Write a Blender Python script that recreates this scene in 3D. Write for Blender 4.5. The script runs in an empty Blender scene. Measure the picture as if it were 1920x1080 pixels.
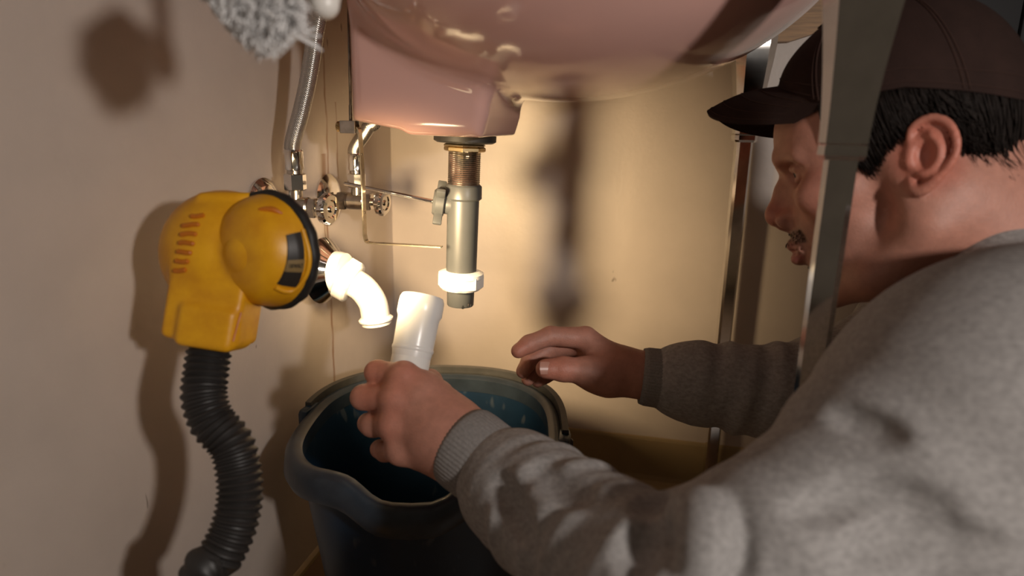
import bpy, bmesh, math, random
import numpy as np
from mathutils import Vector, Matrix

random.seed(7); rng = np.random.default_rng(7)
scene = bpy.context.scene
COL = scene.collection

# ------------------------------------------------------------------ camera
FPX = 1250.0
CAM = np.array([0.421, -1.0234, 0.58])
YAW, PITCH, ROLL = map(math.radians, (12.0, -14.0, 1.3))
fwd = np.array([-math.sin(YAW)*math.cos(PITCH), math.cos(YAW)*math.cos(PITCH), math.sin(PITCH)])
rgt0 = np.array([math.cos(YAW), math.sin(YAW), 0.0])
up0 = np.cross(rgt0, fwd)
RGT = math.cos(ROLL)*rgt0 + math.sin(ROLL)*up0
UPV = math.cos(ROLL)*up0 - math.sin(ROLL)*rgt0
cam_d = bpy.data.cameras.new('camera')
cam = bpy.data.objects.new('camera', cam_d); COL.objects.link(cam)
cam_d.sensor_width = 36.0; cam_d.lens = FPX/1920*36.0; cam_d.clip_start = 0.02
cam.matrix_world = Matrix(((RGT[0], UPV[0], -fwd[0], CAM[0]), (RGT[1], UPV[1], -fwd[1], CAM[1]),
                           (RGT[2], UPV[2], -fwd[2], CAM[2]), (0, 0, 0, 1)))
cam_d.dof.use_dof = True; cam_d.dof.focus_distance = 0.72; cam_d.dof.aperture_fstop = 4.0
scene.camera = cam

# ------------------------------------------------------------------ world, light, exposure
world = bpy.data.worlds.new('world'); scene.world = world; world.use_nodes = True
bg = world.node_tree.nodes['Background']
bg.inputs['Color'].default_value = (0.62, 0.48, 0.35, 1); bg.inputs['Strength'].default_value = 0.085
scene.view_settings.view_transform = 'Standard'; scene.view_settings.look = 'None'
scene.view_settings.exposure = 0.0; scene.view_settings.gamma = 1.0
scene.view_settings.use_curve_mapping = False
kd = bpy.data.lights.new('side_flash', 'AREA'); kd.shape = 'DISK'; kd.size = 0.07  # off-camera flash to the right of the lens, itself out of view
kd.energy = 5.2; kd.color = (1.0, 0.91, 0.84)
kl = bpy.data.objects.new('side_flash', kd); COL.objects.link(kl)
kl.location = (0.96, -1.18, 0.715)
kl.rotation_euler = (Vector((0.15, -0.5, 0.45)) - Vector(kl.location)).to_track_quat('-Z', 'Y').to_euler()

# ------------------------------------------------------------------ measuring helpers
def ray(px, py): return fwd + (px-960)/FPX*RGT + (540-py)/FPX*UPV
def P(px, py, dep): return CAM + ray(px, py)*dep
def onx(px, py, x=0.0): d = ray(px, py); return CAM + d*(x-CAM[0])/d[0]
def ony(px, py, y=0.0): d = ray(px, py); return CAM + d*(y-CAM[1])/d[1]
def onz(px, py, z=0.0): d = ray(px, py); return CAM + d*(z-CAM[2])/d[2]
def V(*a): return np.array(a, float)
def nrm(v): v = np.asarray(v, float); return v/np.linalg.norm(v)

# ------------------------------------------------------------------ materials
MATS = {}
def mat(name, col, rough=0.5, metal=0.0, var=0.0, scale=40.0, bump=0.0, bscale=200.0, col2=None, coat=0.0,
        sss=0.0, attr=None, spec=0.5, stretch=None, trans=0.0, emit=0.0, detail=4.0):
    m = bpy.data.materials.new(name); m.use_nodes = True
    nt = m.node_tree; b = nt.nodes['Principled BSDF']
    b.inputs['Roughness'].default_value = rough; b.inputs['Metallic'].default_value = metal
    b.inputs['Specular IOR Level'].default_value = spec
    b.inputs['Base Color'].default_value = (*col, 1)
    if coat: b.inputs['Coat Weight'].default_value = coat; b.inputs['Coat Roughness'].default_value = 0.085
    if trans: b.inputs['Transmission Weight'].default_value = trans
    if emit: b.inputs['Emission Color'].default_value = (*col, 1); b.inputs['Emission Strength'].default_value = emit
    if sss:
        b.inputs['Subsurface Weight'].default_value = sss
        b.inputs['Subsurface Radius'].default_value = (0.010, 0.004, 0.002); b.inputs['Subsurface Scale'].default_value = 0.6
    tc = nt.nodes.new('ShaderNodeTexCoord'); mp = nt.nodes.new('ShaderNodeMapping')
    nt.links.new(tc.outputs['Object'], mp.inputs['Vector'])
    if stretch: mp.inputs['Scale'].default_value = stretch
    src = None
    if attr:
        a = nt.nodes.new('ShaderNodeAttribute'); a.attribute_name = attr; src = a.outputs['Color']
    if var:
        n = nt.nodes.new('ShaderNodeTexNoise'); n.inputs['Scale'].default_value = scale
        n.inputs['Detail'].default_value = detail; n.inputs['Roughness'].default_value = 0.6
        nt.links.new(mp.outputs['Vector'], n.inputs['Vector'])
        cr = nt.nodes.new('ShaderNodeValToRGB')
        cr.color_ramp.elements[0].position = 0.32; cr.color_ramp.elements[1].position = 0.68
        nt.links.new(n.outputs['Fac'], cr.inputs['Fac'])
        if attr:
            cr.color_ramp.elements[0].color = (1-var, 1-var, 1-var, 1); cr.color_ramp.elements[1].color = (1, 1, 1, 1)
            mx = nt.nodes.new('ShaderNodeMix'); mx.data_type = 'RGBA'; mx.blend_type = 'MULTIPLY'
            mx.inputs['Factor'].default_value = 1.0
            nt.links.new(src, mx.inputs['A']); nt.links.new(cr.outputs['Color'], mx.inputs['B']); src = mx.outputs['Result']
        else:
            c2 = col2 if col2 else tuple(c*(1-var) for c in col)
            cr.color_ramp.elements[0].color = (*c2, 1); cr.color_ramp.elements[1].color = (*col, 1)
            src = cr.outputs['Color']
    if src is not None: nt.links.new(src, b.inputs['Base Color'])
    if bump:
        n2 = nt.nodes.new('ShaderNodeTexNoise'); n2.inputs['Scale'].default_value = bscale; n2.inputs['Detail'].default_value = 5
        nt.links.new(mp.outputs['Vector'], n2.inputs['Vector'])
        bp = nt.nodes.new('ShaderNodeBump'); bp.inputs['Strength'].default_value = bump; bp.inputs['Distance'].default_value = 0.002
        nt.links.new(n2.outputs['Fac'], bp.inputs['Height']); nt.links.new(bp.outputs['Normal'], b.inputs['Normal'])
    MATS[name] = m; return m

def wall_mat(name, streaks):
    """cream gloss paint with small scuffs; streaks = list of (axis, centre, width, zlo, zhi) rust runs"""
    m = mat(name, (0.53, 0.455, 0.40), rough=0.42, var=0.10, scale=9, bump=0.12, bscale=140)
    nt = m.node_tree; b = nt.nodes['Principled BSDF']
    src = b.inputs['Base Color'].links[0].from_socket
    tc = [n for n in nt.nodes if n.type == 'TEX_COORD'][0]
    def math_(op, a, c=None):
        n = nt.nodes.new('ShaderNodeMath'); n.operation = op
        for i, s in enumerate((a, c)):
            if s is None: continue
            if isinstance(s, (int, float)): n.inputs[i].default_value = s
            else: nt.links.new(s, n.inputs[i])
        return n.outputs[0]
    def over(base, fac, col):
        mx = nt.nodes.new('ShaderNodeMix'); mx.data_type = 'RGBA'
        nt.links.new(fac, mx.inputs['Factor']); nt.links.new(base, mx.inputs['A']); mx.inputs['B'].default_value = (*col, 1)
        return mx.outputs['Result']
    # scuffs and specks
    mp = nt.nodes.new('ShaderNodeMapping'); mp.inputs['Scale'].default_value = (70, 70, 26)
    mp.inputs['Rotation'].default_value = (0.5, 0.2, 0)
    nt.links.new(tc.outputs['Object'], mp.inputs['Vector'])
    nz = nt.nodes.new('ShaderNodeTexNoise'); nz.inputs['Scale'].default_value = 1.0; nz.inputs['Detail'].default_value = 2
    nt.links.new(mp.outputs['Vector'], nz.inputs['Vector'])
    r = nt.nodes.new('ShaderNodeMapRange'); r.inputs['From Min'].default_value = 0.765; r.inputs['From Max'].default_value = 0.80
    nt.links.new(nz.outputs['Fac'], r.inputs['Value'])
    src = over(src, math_('MULTIPLY', r.outputs[0], 0.75), (0.10, 0.07, 0.05))
    sp = nt.nodes.new('ShaderNodeSeparateXYZ'); nt.links.new(tc.outputs['Object'], sp.inputs[0])
    wob = nt.nodes.new('ShaderNodeTexNoise'); wob.inputs['Scale'].default_value = 22; nt.links.new(tc.outputs['Object'], wob.inputs['Vector'])
    for (ax, c, w, z0, z1, strength) in streaks:
        d = math_('ABSOLUTE', math_('SUBTRACT', math_('ADD', sp.outputs[ax], math_('MULTIPLY', math_('SUBTRACT', wob.outputs['Fac'], 0.5), 0.012)), c))
        f = nt.nodes.new('ShaderNodeMapRange'); f.inputs['From Min'].default_value = w; f.inputs['From Max'].default_value = w*0.3
        nt.links.new(d, f.inputs['Value'])
        zz = math_('MULTIPLY', math_('GREATER_THAN', sp.outputs[2], z0), math_('LESS_THAN', sp.outputs[2], z1))
        k = math_('MULTIPLY', math_('MULTIPLY', f.outputs[0], zz), math_('MULTIPLY', wob.outputs['Fac'], strength))
        src = over(src, k, (0.22, 0.09, 0.03))
    nt.links.new(src, b.inputs['Base Color']); return m

mat('sink', (0.66, 0.395, 0.345), rough=0.12, coat=0.6, var=0.05, scale=6)
mat('chrome', (0.80, 0.78, 0.75), rough=0.09, metal=1, var=0.12, scale=60)
mat('chrome_dull', (0.62, 0.58, 0.53), rough=0.22, metal=1, var=0.35, scale=90)
mat('steel_dark', (0.30, 0.27, 0.24), rough=0.3, metal=1, var=0.4, scale=120)
mat('brass_bright', (0.78, 0.68, 0.50), rough=0.2, metal=1, var=0.25, scale=150)
mat('brass', (0.66, 0.50, 0.27), rough=0.25, metal=1, var=0.3, scale=120)
mat('rust_pipe', (0.55, 0.46, 0.36), rough=0.5, metal=0.7, var=0.6, scale=90, col2=(0.16, 0.08, 0.04))
mat('black_rubber', (0.012, 0.011, 0.010), rough=0.55)
mat('black_hose', (0.022, 0.020, 0.019), rough=0.5)
mat('grey_pvc', (0.060, 0.063, 0.064), rough=0.4, var=0.08, scale=50)
mat('white_pvc', (0.80, 0.79, 0.76), rough=0.28, var=0.03, scale=30)
mat('yellow', (0.80, 0.40, 0.008), rough=0.42, var=0.22, scale=38, col2=(0.64, 0.28, 0.006), bump=0.05, bscale=300)
mat('orange', (0.58, 0.17, 0.008), rough=0.45, var=0.2, scale=60)
mat('label_dark', (0.02, 0.016, 0.013), rough=0.4)
mat('label_tan', (0.20, 0.13, 0.045), rough=0.5)
mat('lens', (1.0, 0.82, 0.52), rough=0.2, emit=4.0)
mat('bucket', (0.008, 0.026, 0.055), rough=0.35, var=0.25, scale=30)
mat('bucket_rim', (0.030, 0.042, 0.058), rough=0.35, var=0.35, scale=45)
mat('handle_grey', (0.055, 0.053, 0.050), rough=0.38, var=0.3, scale=60)
mat('wood', (0.40, 0.22, 0.085), rough=0.5, var=0.45, scale=22, stretch=(1, 8, 14))
mat('base_vinyl', (0.33, 0.24, 0.12), rough=0.45, var=0.08, scale=20)
mat('floor_vinyl', (0.17, 0.10, 0.05), rough=0.5, var=0.3, scale=14)
mat('beyond_dark', (0.010, 0.010, 0.012), rough=0.6)  # almost black, colour stands in for the darkness past the right wall
mat('rag', (0.80, 0.79, 0.78), rough=0.9, var=0.12, scale=120)
mat('white_plastic', (0.74, 0.71, 0.66), rough=0.35)
mat('skin', (0.5, 0.25, 0.17), rough=0.52, sss=0.12, attr='tint', var=0.16, scale=130, bump=0.22, bscale=700)
mat('eye_white', (0.42, 0.35, 0.31), rough=0.15)
mat('iris', (0.05, 0.04, 0.035), rough=0.1)
mat('hair', (0.014, 0.009, 0.007), rough=0.7, var=0.5, scale=200, spec=0.15)
mat('nail', (0.46, 0.24, 0.185), rough=0.35)
mat('cap_cloth', (0.028, 0.014, 0.011), rough=0.9, var=0.25, scale=50, bump=0.25, bscale=900, spec=0.2)
mat('cap_under', (0.012, 0.009, 0.009), rough=0.9, spec=0.1)
mat('cap_stitch', (0.042, 0.022, 0.017), rough=0.9, spec=0.2)
mat('fleece', (0.36, 0.345, 0.335), rough=0.95, var=0.36, scale=240, stretch=(1, 1, 1.6), bump=0.30, bscale=1500, spec=0.15, detail=6)
mat('rib_knit', (0.26, 0.245, 0.235), rough=0.95, var=0.25, scale=500, bump=0.4, bscale=900, spec=0.15)
mat('denim', (0.03, 0.04, 0.07), rough=0.9, var=0.3, scale=300, bump=0.3, bscale=900)
mat('shoe', (0.05, 0.035, 0.025), rough=0.6, var=0.2, scale=40)
mat('water', (1, 1, 1), rough=0.02, trans=1.0)
def scuffs(name, col, lo, hi):
    # worn pale flecks on the plastic
    nt = MATS[name].node_tree; b = nt.nodes['Principled BSDF']; src = b.inputs['Base Color'].links[0].from_socket
    tc = [n for n in nt.nodes if n.type == 'TEX_COORD'][0]; mp = nt.nodes.new('ShaderNodeMapping'); mp.inputs['Scale'].default_value = (75, 75, 28); mp.inputs['Rotation'].default_value = (0.3, 0.3, 0)
    nz = nt.nodes.new('ShaderNodeTexNoise'); nz.inputs['Scale'].default_value = 1.0; nz.inputs['Detail'].default_value = 1
    r = nt.nodes.new('ShaderNodeMapRange'); r.inputs['From Min'].default_value = lo; r.inputs['From Max'].default_value = hi; mx = nt.nodes.new('ShaderNodeMix'); mx.data_type = 'RGBA'
    nt.links.new(tc.outputs['Object'], mp.inputs['Vector']); nt.links.new(mp.outputs['Vector'], nz.inputs['Vector']); nt.links.new(nz.outputs['Fac'], r.inputs['Value'])
    nt.links.new(r.outputs[0], mx.inputs['Factor']); nt.links.new(src, mx.inputs['A']); mx.inputs['B'].default_value = (*col, 1); nt.links.new(mx.outputs['Result'], b.inputs['Base Color'])
scuffs('bucket', (0.045, 0.060, 0.080), 0.66, 0.74)
wall_mat('wall_paint_left', [(1, -0.222, 0.0035, 0.17, 0.455, 1.5), (1, -0.229, 0.0018, 0.40, 0.455, 1.4), (1, -0.212, 0.0030, 0.50, 0.74, 1.2),
                             (1, -0.185, 0.0022, 0.50, 0.60, 1.3), (1, -0.224, 0.010, 0.50, 0.535, 1.2)])
wall_mat('wall_paint_right', [])

# braided steel
def braid_mat():
    m = mat('braid', (0.6, 0.58, 0.55), rough=0.3, metal=1)
    return m
braid_mat()

# ------------------------------------------------------------------ mesh helpers
ROOT = {}
def root(name, loc, label, cat, group=None):
    o = bpy.data.objects.new(name, None); o.empty_display_size = 0.02; COL.objects.link(o)
    o.location = tuple(map(float, loc)); ROOT[o.name] = np.array(loc, float); o['label'] = label; o['category'] = cat
    if group: o['group'] = group
    return o
def base_of(parent):
    while parent.parent: parent = parent.parent
    return ROOT[parent.name]
def tag(o, label, cat, group=None):
    o['label'] = label; o['category'] = cat
    if group: o['group'] = group
    return o
def mk(name, pieces, m, parent=None, smooth=True, angle=38, loc=None, kind=None, col=None, label=None):
    """pieces: (verts, faces) or list of them -> ONE mesh object; verts are world coordinates"""
    if isinstance(pieces, tuple): pieces = [pieces]
    vs, fs, off = [], [], 0
    for v, f in pieces:
        v = np.asarray(v, float); vs.append(v)
        if isinstance(f, np.ndarray): fs += (f+off).tolist()
        else: fs += [[i+off for i in q] for q in f]
        off += len(v)
    vs = np.vstack(vs)
    if parent is not None: o0 = base_of(parent)
    elif loc is not None: o0 = np.array(loc, float)
    else:
        lo, hi = vs.min(0), vs.max(0); o0 = np.array([(lo[0]+hi[0])/2, (lo[1]+hi[1])/2, lo[2]])
    me = bpy.data.meshes.new(name); me.from_pydata((vs-o0).tolist(), [], fs); me.validate()
    if smooth:
        me.shade_smooth()
        if angle and len(fs) < 60000: me.set_sharp_from_angle(angle=math.radians(angle))
    me.materials.append(MATS[m])
    if col is not None:
        a = me.color_attributes.new('tint', 'FLOAT_COLOR', 'POINT')
        a.data.foreach_set('color', np.hstack([col, np.ones((len(col), 1))]).astype(np.float32).ravel())
    o = bpy.data.objects.new(name, me); COL.objects.link(o)
    if parent is not None: o.parent = parent
    else: o.location = tuple(o0); ROOT[o.name] = o0
    if kind: o['kind'] = kind
    if label: o['label'] = label
    return o
def frame(d, hint=(0, 0, 1)):
    z = nrm(d); h = np.asarray(hint, float)
    if abs(np.dot(nrm(h), z)) > 0.97: h = np.array([1.0, 0.2, 0])
    x = nrm(np.cross(h, z)); y = np.cross(z, x); return np.column_stack([x, y, z])
def lathe(o, d, prof, n=40, hint=(0, 0, 1), cap=(True, True), mod=None, closed=False):
    """prof: list of (radius, distance along d)"""
    M = frame(d, hint); th = np.arange(n)*2*math.pi/n; v = []; f = []
    for r, z in prof:
        rr = r if mod is None else r*mod(th, z)
        v.append(np.column_stack([np.cos(th)*rr, np.sin(th)*rr, np.full(n, z)]))
    v = np.vstack(v)@M.T + np.asarray(o); m = len(prof)
    for i in range(m-1 if not closed else m):
        a, b = i*n, ((i+1) % m)*n
        for k in range(n): f.append([a+k, a+(k+1) % n, b+(k+1) % n, b+k])
    if not closed:
        if cap[0]: f.append(list(range(n))[::-1])
        if cap[1]: f.append([(m-1)*n+k for k in range(n)])
    return v, f
def cyl(a, b, r, r2=None, n=32, bev=0.0):
    a, b = np.asarray(a, float), np.asarray(b, float); L = np.linalg.norm(b-a); r2 = r if r2 is None else r2
    if bev: pr = [(r-bev, 0), (r, bev), (r2, L-bev), (r2-bev, L)]
    else: pr = [(r, 0), (r2, L)]
    return lathe(a, b-a, pr, n)
def smoothpath(pts, n):
    pts = np.asarray(pts, float); m = len(pts)
    q = np.vstack([2*pts[0]-pts[1], pts, 2*pts[-1]-pts[-2]]); out = []
    for s in np.linspace(0, m-1, n):
        i = min(int(s), m-2); t = s-i; p0, p1, p2, p3 = q[i], q[i+1], q[i+2], q[i+3]
        out.append(0.5*((2*p1)+(-p0+p2)*t+(2*p0-5*p1+4*p2-p3)*t*t+(-p0+3*p1-3*p2+p3)*t**3))
    return np.array(out)
def sweep(path, rad, n=16, sect=None, caps=True, closed=False, hint=None):
    """tube along a path; rad scalar or list; sect: (n,2) cross-section scaled by rad"""
    path = np.asarray(path, float); m = len(path); rad = np.full(m, rad) if np.isscalar(rad) else np.asarray(rad)
    if sect is None:
        th = np.arange(n)*2*math.pi/n; sect = np.column_stack([np.cos(th), np.sin(th)])
    n = len(sect)
    if closed: T = np.roll(path, -1, 0)-np.roll(path, 1, 0)
    else: T = np.gradient(path, axis=0)
    T /= np.linalg.norm(T, axis=1)[:, None]+1e-12
    h = np.array(hint if hint is not None else (0, 0, 1), float)
    if abs(np.dot(T[0], nrm(h))) > 0.95: h = np.array([1.0, 0.1, 0])
    x = nrm(np.cross(h, T[0])); v = []
    for i in range(m):
        if hint is not None: x = np.cross(h, T[i])
        x = nrm(x - np.dot(x, T[i])*T[i]); y = np.cross(T[i], x)
        v.append(path[i]+rad[i]*(sect[:, :1]*x+sect[:, 1:]*y))
    v = np.vstack(v); f = []
    for i in range(m if closed else m-1):
        a, b = i*n, ((i+1) % m)*n
        for k in range(n): f.append([a+k, a+(k+1) % n, b+(k+1) % n, b+k])
    if caps and not closed: f.append(list(range(n))[::-1]); f.append([(m-1)*n+k for k in range(n)])
    return v, f
def box(lo, hi, bev=0.0, R=None, o=None, seg=2):
    bm = bmesh.new(); bmesh.ops.create_cube(bm, size=1.0)
    lo, hi = np.array(lo, float), np.array(hi, float)
    for v in bm.verts: v.co = Vector(((lo+hi)/2+np.array(v.co)*(hi-lo)))
    if bev: bmesh.ops.bevel(bm, geom=bm.edges[:], offset=bev, segments=seg, profile=0.5, affect='EDGES')
    bm.verts.index_update()
    v = np.array([list(q.co) for q in bm.verts]); f = [[q.index for q in fc.verts] for fc in bm.faces]; bm.free()
    if R is not None: v = v@np.asarray(R).T
    if o is not None: v = v+np.asarray(o)
    return v, f
def prism(poly, axis, a, b):
    """extrude a polygon (list of 3D points) from offset a to b along axis"""
    p = np.array(poly, float); ax = nrm(axis); n = len(p)
    v = np.vstack([p+ax*a, p+ax*b]); f = [[i, (i+1) % n, n+(i+1) % n, n+i] for i in range(n)]
    f.append(list(range(n))[::-1]); f.append([n+i for i in range(n)]); return v, f
def ball(c, r, n=16, sc=(1, 1, 1)):
    pr = [(max(1e-5, math.sin(t)), -math.cos(t)) for t in np.linspace(0.02, math.pi-0.02, n)]
    v, f = lathe((0, 0, 0), (0, 0, 1), pr, 2*n); return v*np.array(sc)*r+np.asarray(c), f
def hexnut(o, d, r, L, hint=(0, 0, 1), n=6, bev=0.0012):
    M = frame(d, hint); th = np.arange(n)*2*math.pi/n; v = []
    for rr, z in ((r-bev*1.5, 0), (r, bev), (r, L-bev), (r-bev*1.5, L)):
        v.append(np.column_stack([np.cos(th)*rr, np.sin(th)*rr, np.full(n, z)]))
    v = np.vstack(v)@M.T+np.asarray(o); f = []
    for i in range(3):
        for k in range(n): f.append([i*n+k, i*n+(k+1) % n, (i+1)*n+(k+1) % n, (i+1)*n+k])
    f.append(list(range(n))[::-1]); f.append([3*n+k for k in range(n)]); return v, f
def thread(o, d, r, L, pitch, n=36, amp=0.0007):
    pr = []; k = int(L/pitch)
    for i in range(k): pr += [(r-amp, i*pitch), (r, i*pitch+pitch*0.5)]
    pr.append((r-amp, k*pitch)); return lathe(o, d, pr, n)
def loft(rings, cap0=False, cap1=False):
    n = len(rings[0]); v = np.vstack(rings); f = []
    for i in range(len(rings)-1):
        a, b = i*n, (i+1)*n
        for k in range(n): f.append([a+k, a+(k+1) % n, b+(k+1) % n, b+k])
    if cap0: f.append(list(range(n))[::-1])
    if cap1: f.append([(len(rings)-1)*n+k for k in range(n)])
    return v, f

# ------------------------------------------------------------------ implicit surfaces (smooth unions) -> mesh
class Op:
    def __init__(s, kind, fn, c, r, k): s.kind, s.fn, s.c, s.r, s.k = kind, fn, np.asarray(c, float), r, k
def cap(a, b, ra, rb=None, k=0.01, sub=False, rip=None):
    a, b = np.asarray(a, float), np.asarray(b, float); rb = ra if rb is None else rb; ab = b-a; L2 = max(float(ab@ab), 1e-12)
    M = frame(ab if L2 > 1e-10 else (0, 0, 1))
    def fn(p):
        q = p-a; t = np.clip((q@ab)/L2, 0, 1); w = q-t[:, None]*ab; d = np.sqrt((w*w).sum(1))-(ra+(rb-ra)*t)
        if rip is not None: d = d+rip(t, np.arctan2(w@M[:, 1], w@M[:, 0]))
        return d
    return Op('s' if sub else 'u', fn, (a+b)/2, math.sqrt(L2)/2+max(ra, rb)+(0.012 if rip else 0), k)
def chain(pts, rs, k=0.01, sub=False, kin=None):
    rs = [rs]*len(pts) if np.isscalar(rs) else rs
    return [cap(pts[i], pts[i+1], rs[i], rs[i+1], k, sub) for i in range(len(pts)-1)]
def ell(c, r, k=0.01, R=None, sub=False):
    c = np.asarray(c, float); r = np.asarray(r, float); R = np.eye(3) if R is None else R
    def fn(p):
        q = (p-c)@R; k0 = np.sqrt(((q/r)**2).sum(1)); k1 = np.sqrt(((q/(r*r))**2).sum(1))+1e-9; return k0*(k0-1)/k1
    return Op('s' if sub else 'u', fn, c, float(r.max()), k)
def rbx(c, half, rad, k=0.01, R=None, sub=False):
    c = np.asarray(c, float); half = np.asarray(half, float)-rad; R = np.eye(3) if R is None else R
    def fn(p):
        q = np.abs((p-c)@R)-half
        return np.sqrt((np.maximum(q, 0)**2).sum(1))+np.minimum(q.max(1), 0)-rad
    return Op('s' if sub else 'u', fn, c, float(np.linalg.norm(half))+rad, k)
def polyx(poly, yc, hw, rad, k=0.01, sub=False):
    """rounded extrusion along y of an x-z polygon"""
    poly = np.asarray(poly, float); n = len(poly)
    def fn(p):
        x, z = p[:, 0], p[:, 2]; d = np.full(len(p), 1e9); s = np.ones(len(p))
        for i in range(n):
            a, b = poly[i], poly[i-1]; e = b-a; wx, wz = x-a[0], z-a[1]
            t = np.clip((wx*e[0]+wz*e[1])/(e@e), 0, 1); dx, dz = wx-e[0]*t, wz-e[1]*t; d = np.minimum(d, dx*dx+dz*dz)
            c1, c2, c3 = z >= a[1], z < b[1], e[0]*wz > e[1]*wx
            s = np.where((c1 & c2 & c3) | (~c1 & ~c2 & ~c3), -s, s)
        d2 = s*np.sqrt(d)+rad; dy = np.abs(p[:, 1]-yc)-hw+rad
        return np.minimum(np.maximum(d2, dy), 0)+np.sqrt(np.maximum(d2, 0)**2+np.maximum(dy, 0)**2)-rad
    c = np.array([poly[:, 0].mean(), yc, poly[:, 1].mean()])
    r = math.hypot(np.hypot(poly[:, 0]-c[0], poly[:, 1]-c[2]).max(), hw)
    return Op('s' if sub else 'u', fn, c, r, k)
BIG = 0.06
def ev(ops, p, cc=None, cr=None):
    D = np.full(len(p), BIG)
    for o in ops:
        if cc is not None and np.linalg.norm(o.c-cc) > o.r+cr+o.k: continue
        d = o.fn(p); k = o.k
        if o.kind == 'u':
            h = np.maximum(k-np.abs(D-d), 0)/k; D = np.minimum(D, d)-h*h*k*0.25
        else:
            h = np.maximum(k-np.abs(D+d), 0)/k; D = np.maximum(D, -d)+h*h*k*0.25
    return D
def sdf_mesh(ops, h, lo, hi, disp=None, relax=1):
    lo, hi = np.asarray(lo, float), np.asarray(hi, float); n = 32; nb = np.maximum(1, np.ceil((hi-lo)/(h*n)).astype(int))
    NG = nb*n+2
    bi = np.stack(np.meshgrid(*[np.arange(q) for q in nb], indexing='ij'), -1).reshape(-1, 3)
    cen = lo+(bi+0.5)*n*h; hd = n*h*0.87
    keep = np.zeros(len(bi), bool)
    for o in ops:
        if o.kind == 'u':
            near = np.linalg.norm(cen-o.c, axis=1) < o.r+hd+0.01
            idx = np.where(near & ~keep)[0]
            if len(idx): keep[idx[o.fn(cen[idx]) < hd*1.7+0.02]] = True
    g = np.arange(n+1); off = np.stack(np.meshgrid(g, g, g, indexing='ij'), -1).reshape(-1, 3)
    cid_all, pos_all, q_all = [], [], []
    cor = np.array([[0, 0, 0], [1, 0, 0], [0, 1, 0], [1, 1, 0], [0, 0, 1], [1, 0, 1], [0, 1, 1], [1, 1, 1]])
    edg = [(0, 1), (2, 3), (4, 5), (6, 7), (0, 2), (1, 3), (4, 6), (5, 7), (0, 4), (1, 5), (2, 6), (3, 7)]
    gid = lambda I: (I[:, 0]+1)*((NG[1]+1)*(NG[2]+1))+(I[:, 1]+1)*(NG[2]+1)+(I[:, 2]+1)
    for b, c in zip(bi[keep], cen[keep]):
        pts = lo+(b*n+off)*h
        D = ev(ops, pts, c, hd+0.004)
        if disp is not None: D = D+disp(pts)
        if D.min() > 0 or D.max() < 0: continue
        D = D.reshape(n+1, n+1, n+1); S = D < 0
        cs = np.zeros((n, n, n), int)
        for q in cor: cs += S[q[0]:q[0]+n, q[1]:q[1]+n, q[2]:q[2]+n]
        I = np.argwhere((cs > 0) & (cs < 8))
        if not len(I): continue
        val = np.stack([D[I[:, 0]+q[0], I[:, 1]+q[1], I[:, 2]+q[2]] for q in cor], 1)
        acc = np.zeros((len(I), 3)); cnt = np.zeros(len(I))
        for a, e in edg:
            va, vb = val[:, a], val[:, e]; mk_ = (va < 0) != (vb < 0)
            t = np.where(mk_, va/np.where(mk_, va-vb, 1), 0)
            acc += np.where(mk_[:, None], cor[a]+t[:, None]*(cor[e]-cor[a]), 0); cnt += mk_
        cid_all.append(gid(b*n+I)); pos_all.append(lo+(b*n+I+acc/cnt[:, None])*h)
        for ax in range(3):
            A = S[:n, :n, :n]; B_ = [S[1:, :n, :n], S[:n, 1:, :n], S[:n, :n, 1:]][ax]
            E = np.argwhere(A != B_)
            if not len(E): continue
            fl = A[E[:, 0], E[:, 1], E[:, 2]]; u, w = (ax+1) % 3, (ax+2) % 3
            du, dw = np.zeros(3, int), np.zeros(3, int); du[u] = 1; dw[w] = 1; G = b*n+E
            Q = np.stack([gid(G-du-dw), gid(G-dw), gid(G), gid(G-du)], 1)
            Q[~fl] = Q[~fl][:, ::-1]; q_all.append(Q)
    cid = np.concatenate(cid_all); pos = np.vstack(pos_all); Q = np.vstack(q_all)
    o = np.argsort(cid); cid, pos = cid[o], pos[o]
    J = np.clip(np.searchsorted(cid, Q), 0, len(cid)-1); ok = (cid[J] == Q).all(1); F = J[ok]
    for _ in range(relax):
        s = np.zeros_like(pos); c = np.zeros(len(pos))
        for a, e in ((0, 1), (1, 2), (2, 3), (3, 0)):
            np.add.at(s, F[:, a], pos[F[:, e]]); np.add.at(s, F[:, e], pos[F[:, a]])
            c += np.bincount(F[:, a], minlength=len(pos))+np.bincount(F[:, e], minlength=len(pos))
        pos = pos*0.5+0.5*s/np.maximum(c, 1)[:, None]
    return pos, F
def trace(ops, pxs, d0=0.25, d1=1.2):
    """where do the lines of sight meet an implicit surface"""
    out = []
    for px, py in pxs:
        d = ray(px, py); L = np.linalg.norm(d); t = d0
        for _ in range(120):
            s = ev(ops, (CAM+d*t)[None])[0]
            if s < 0.0004: break
            t += max(s, 0.0005)*0.7/L
            if t > d1: break
        out.append(CAM+d*t)
    return out

# ================================================================== the setting
def struct(name, pieces, m, smooth=False):
    o = mk(name, pieces, m, smooth=smooth, loc=(0, 0, 0)); o['kind'] = 'structure'; return o
struct('floor', box((-0.1, -2.4, -0.05), (2.4, 0.1, 0.0)), 'floor_vinyl')
struct('wall_left', box((-0.1, -2.4, 0.0), (0.0, 0.0, 2.4)), 'wall_paint_left')
struct('wall_right', box((-0.1, 0.0, 0.0), (0.77, 0.1, 2.4)), 'wall_paint_right')
d1 = struct('dark_fill', box((0.77, 0.03, 0.0), (1.65, 0.07, 2.05), 0.004), 'beyond_dark')  # near-black sheet standing in for the unlit background beyond the wall end
for z0, z1 in ((0.15, 0.95), (1.08, 1.9)): mk('dark_fill_panel', box((0.87, 0.022, z0), (1.55, 0.034, z1), 0.004), 'beyond_dark', d1)
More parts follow.
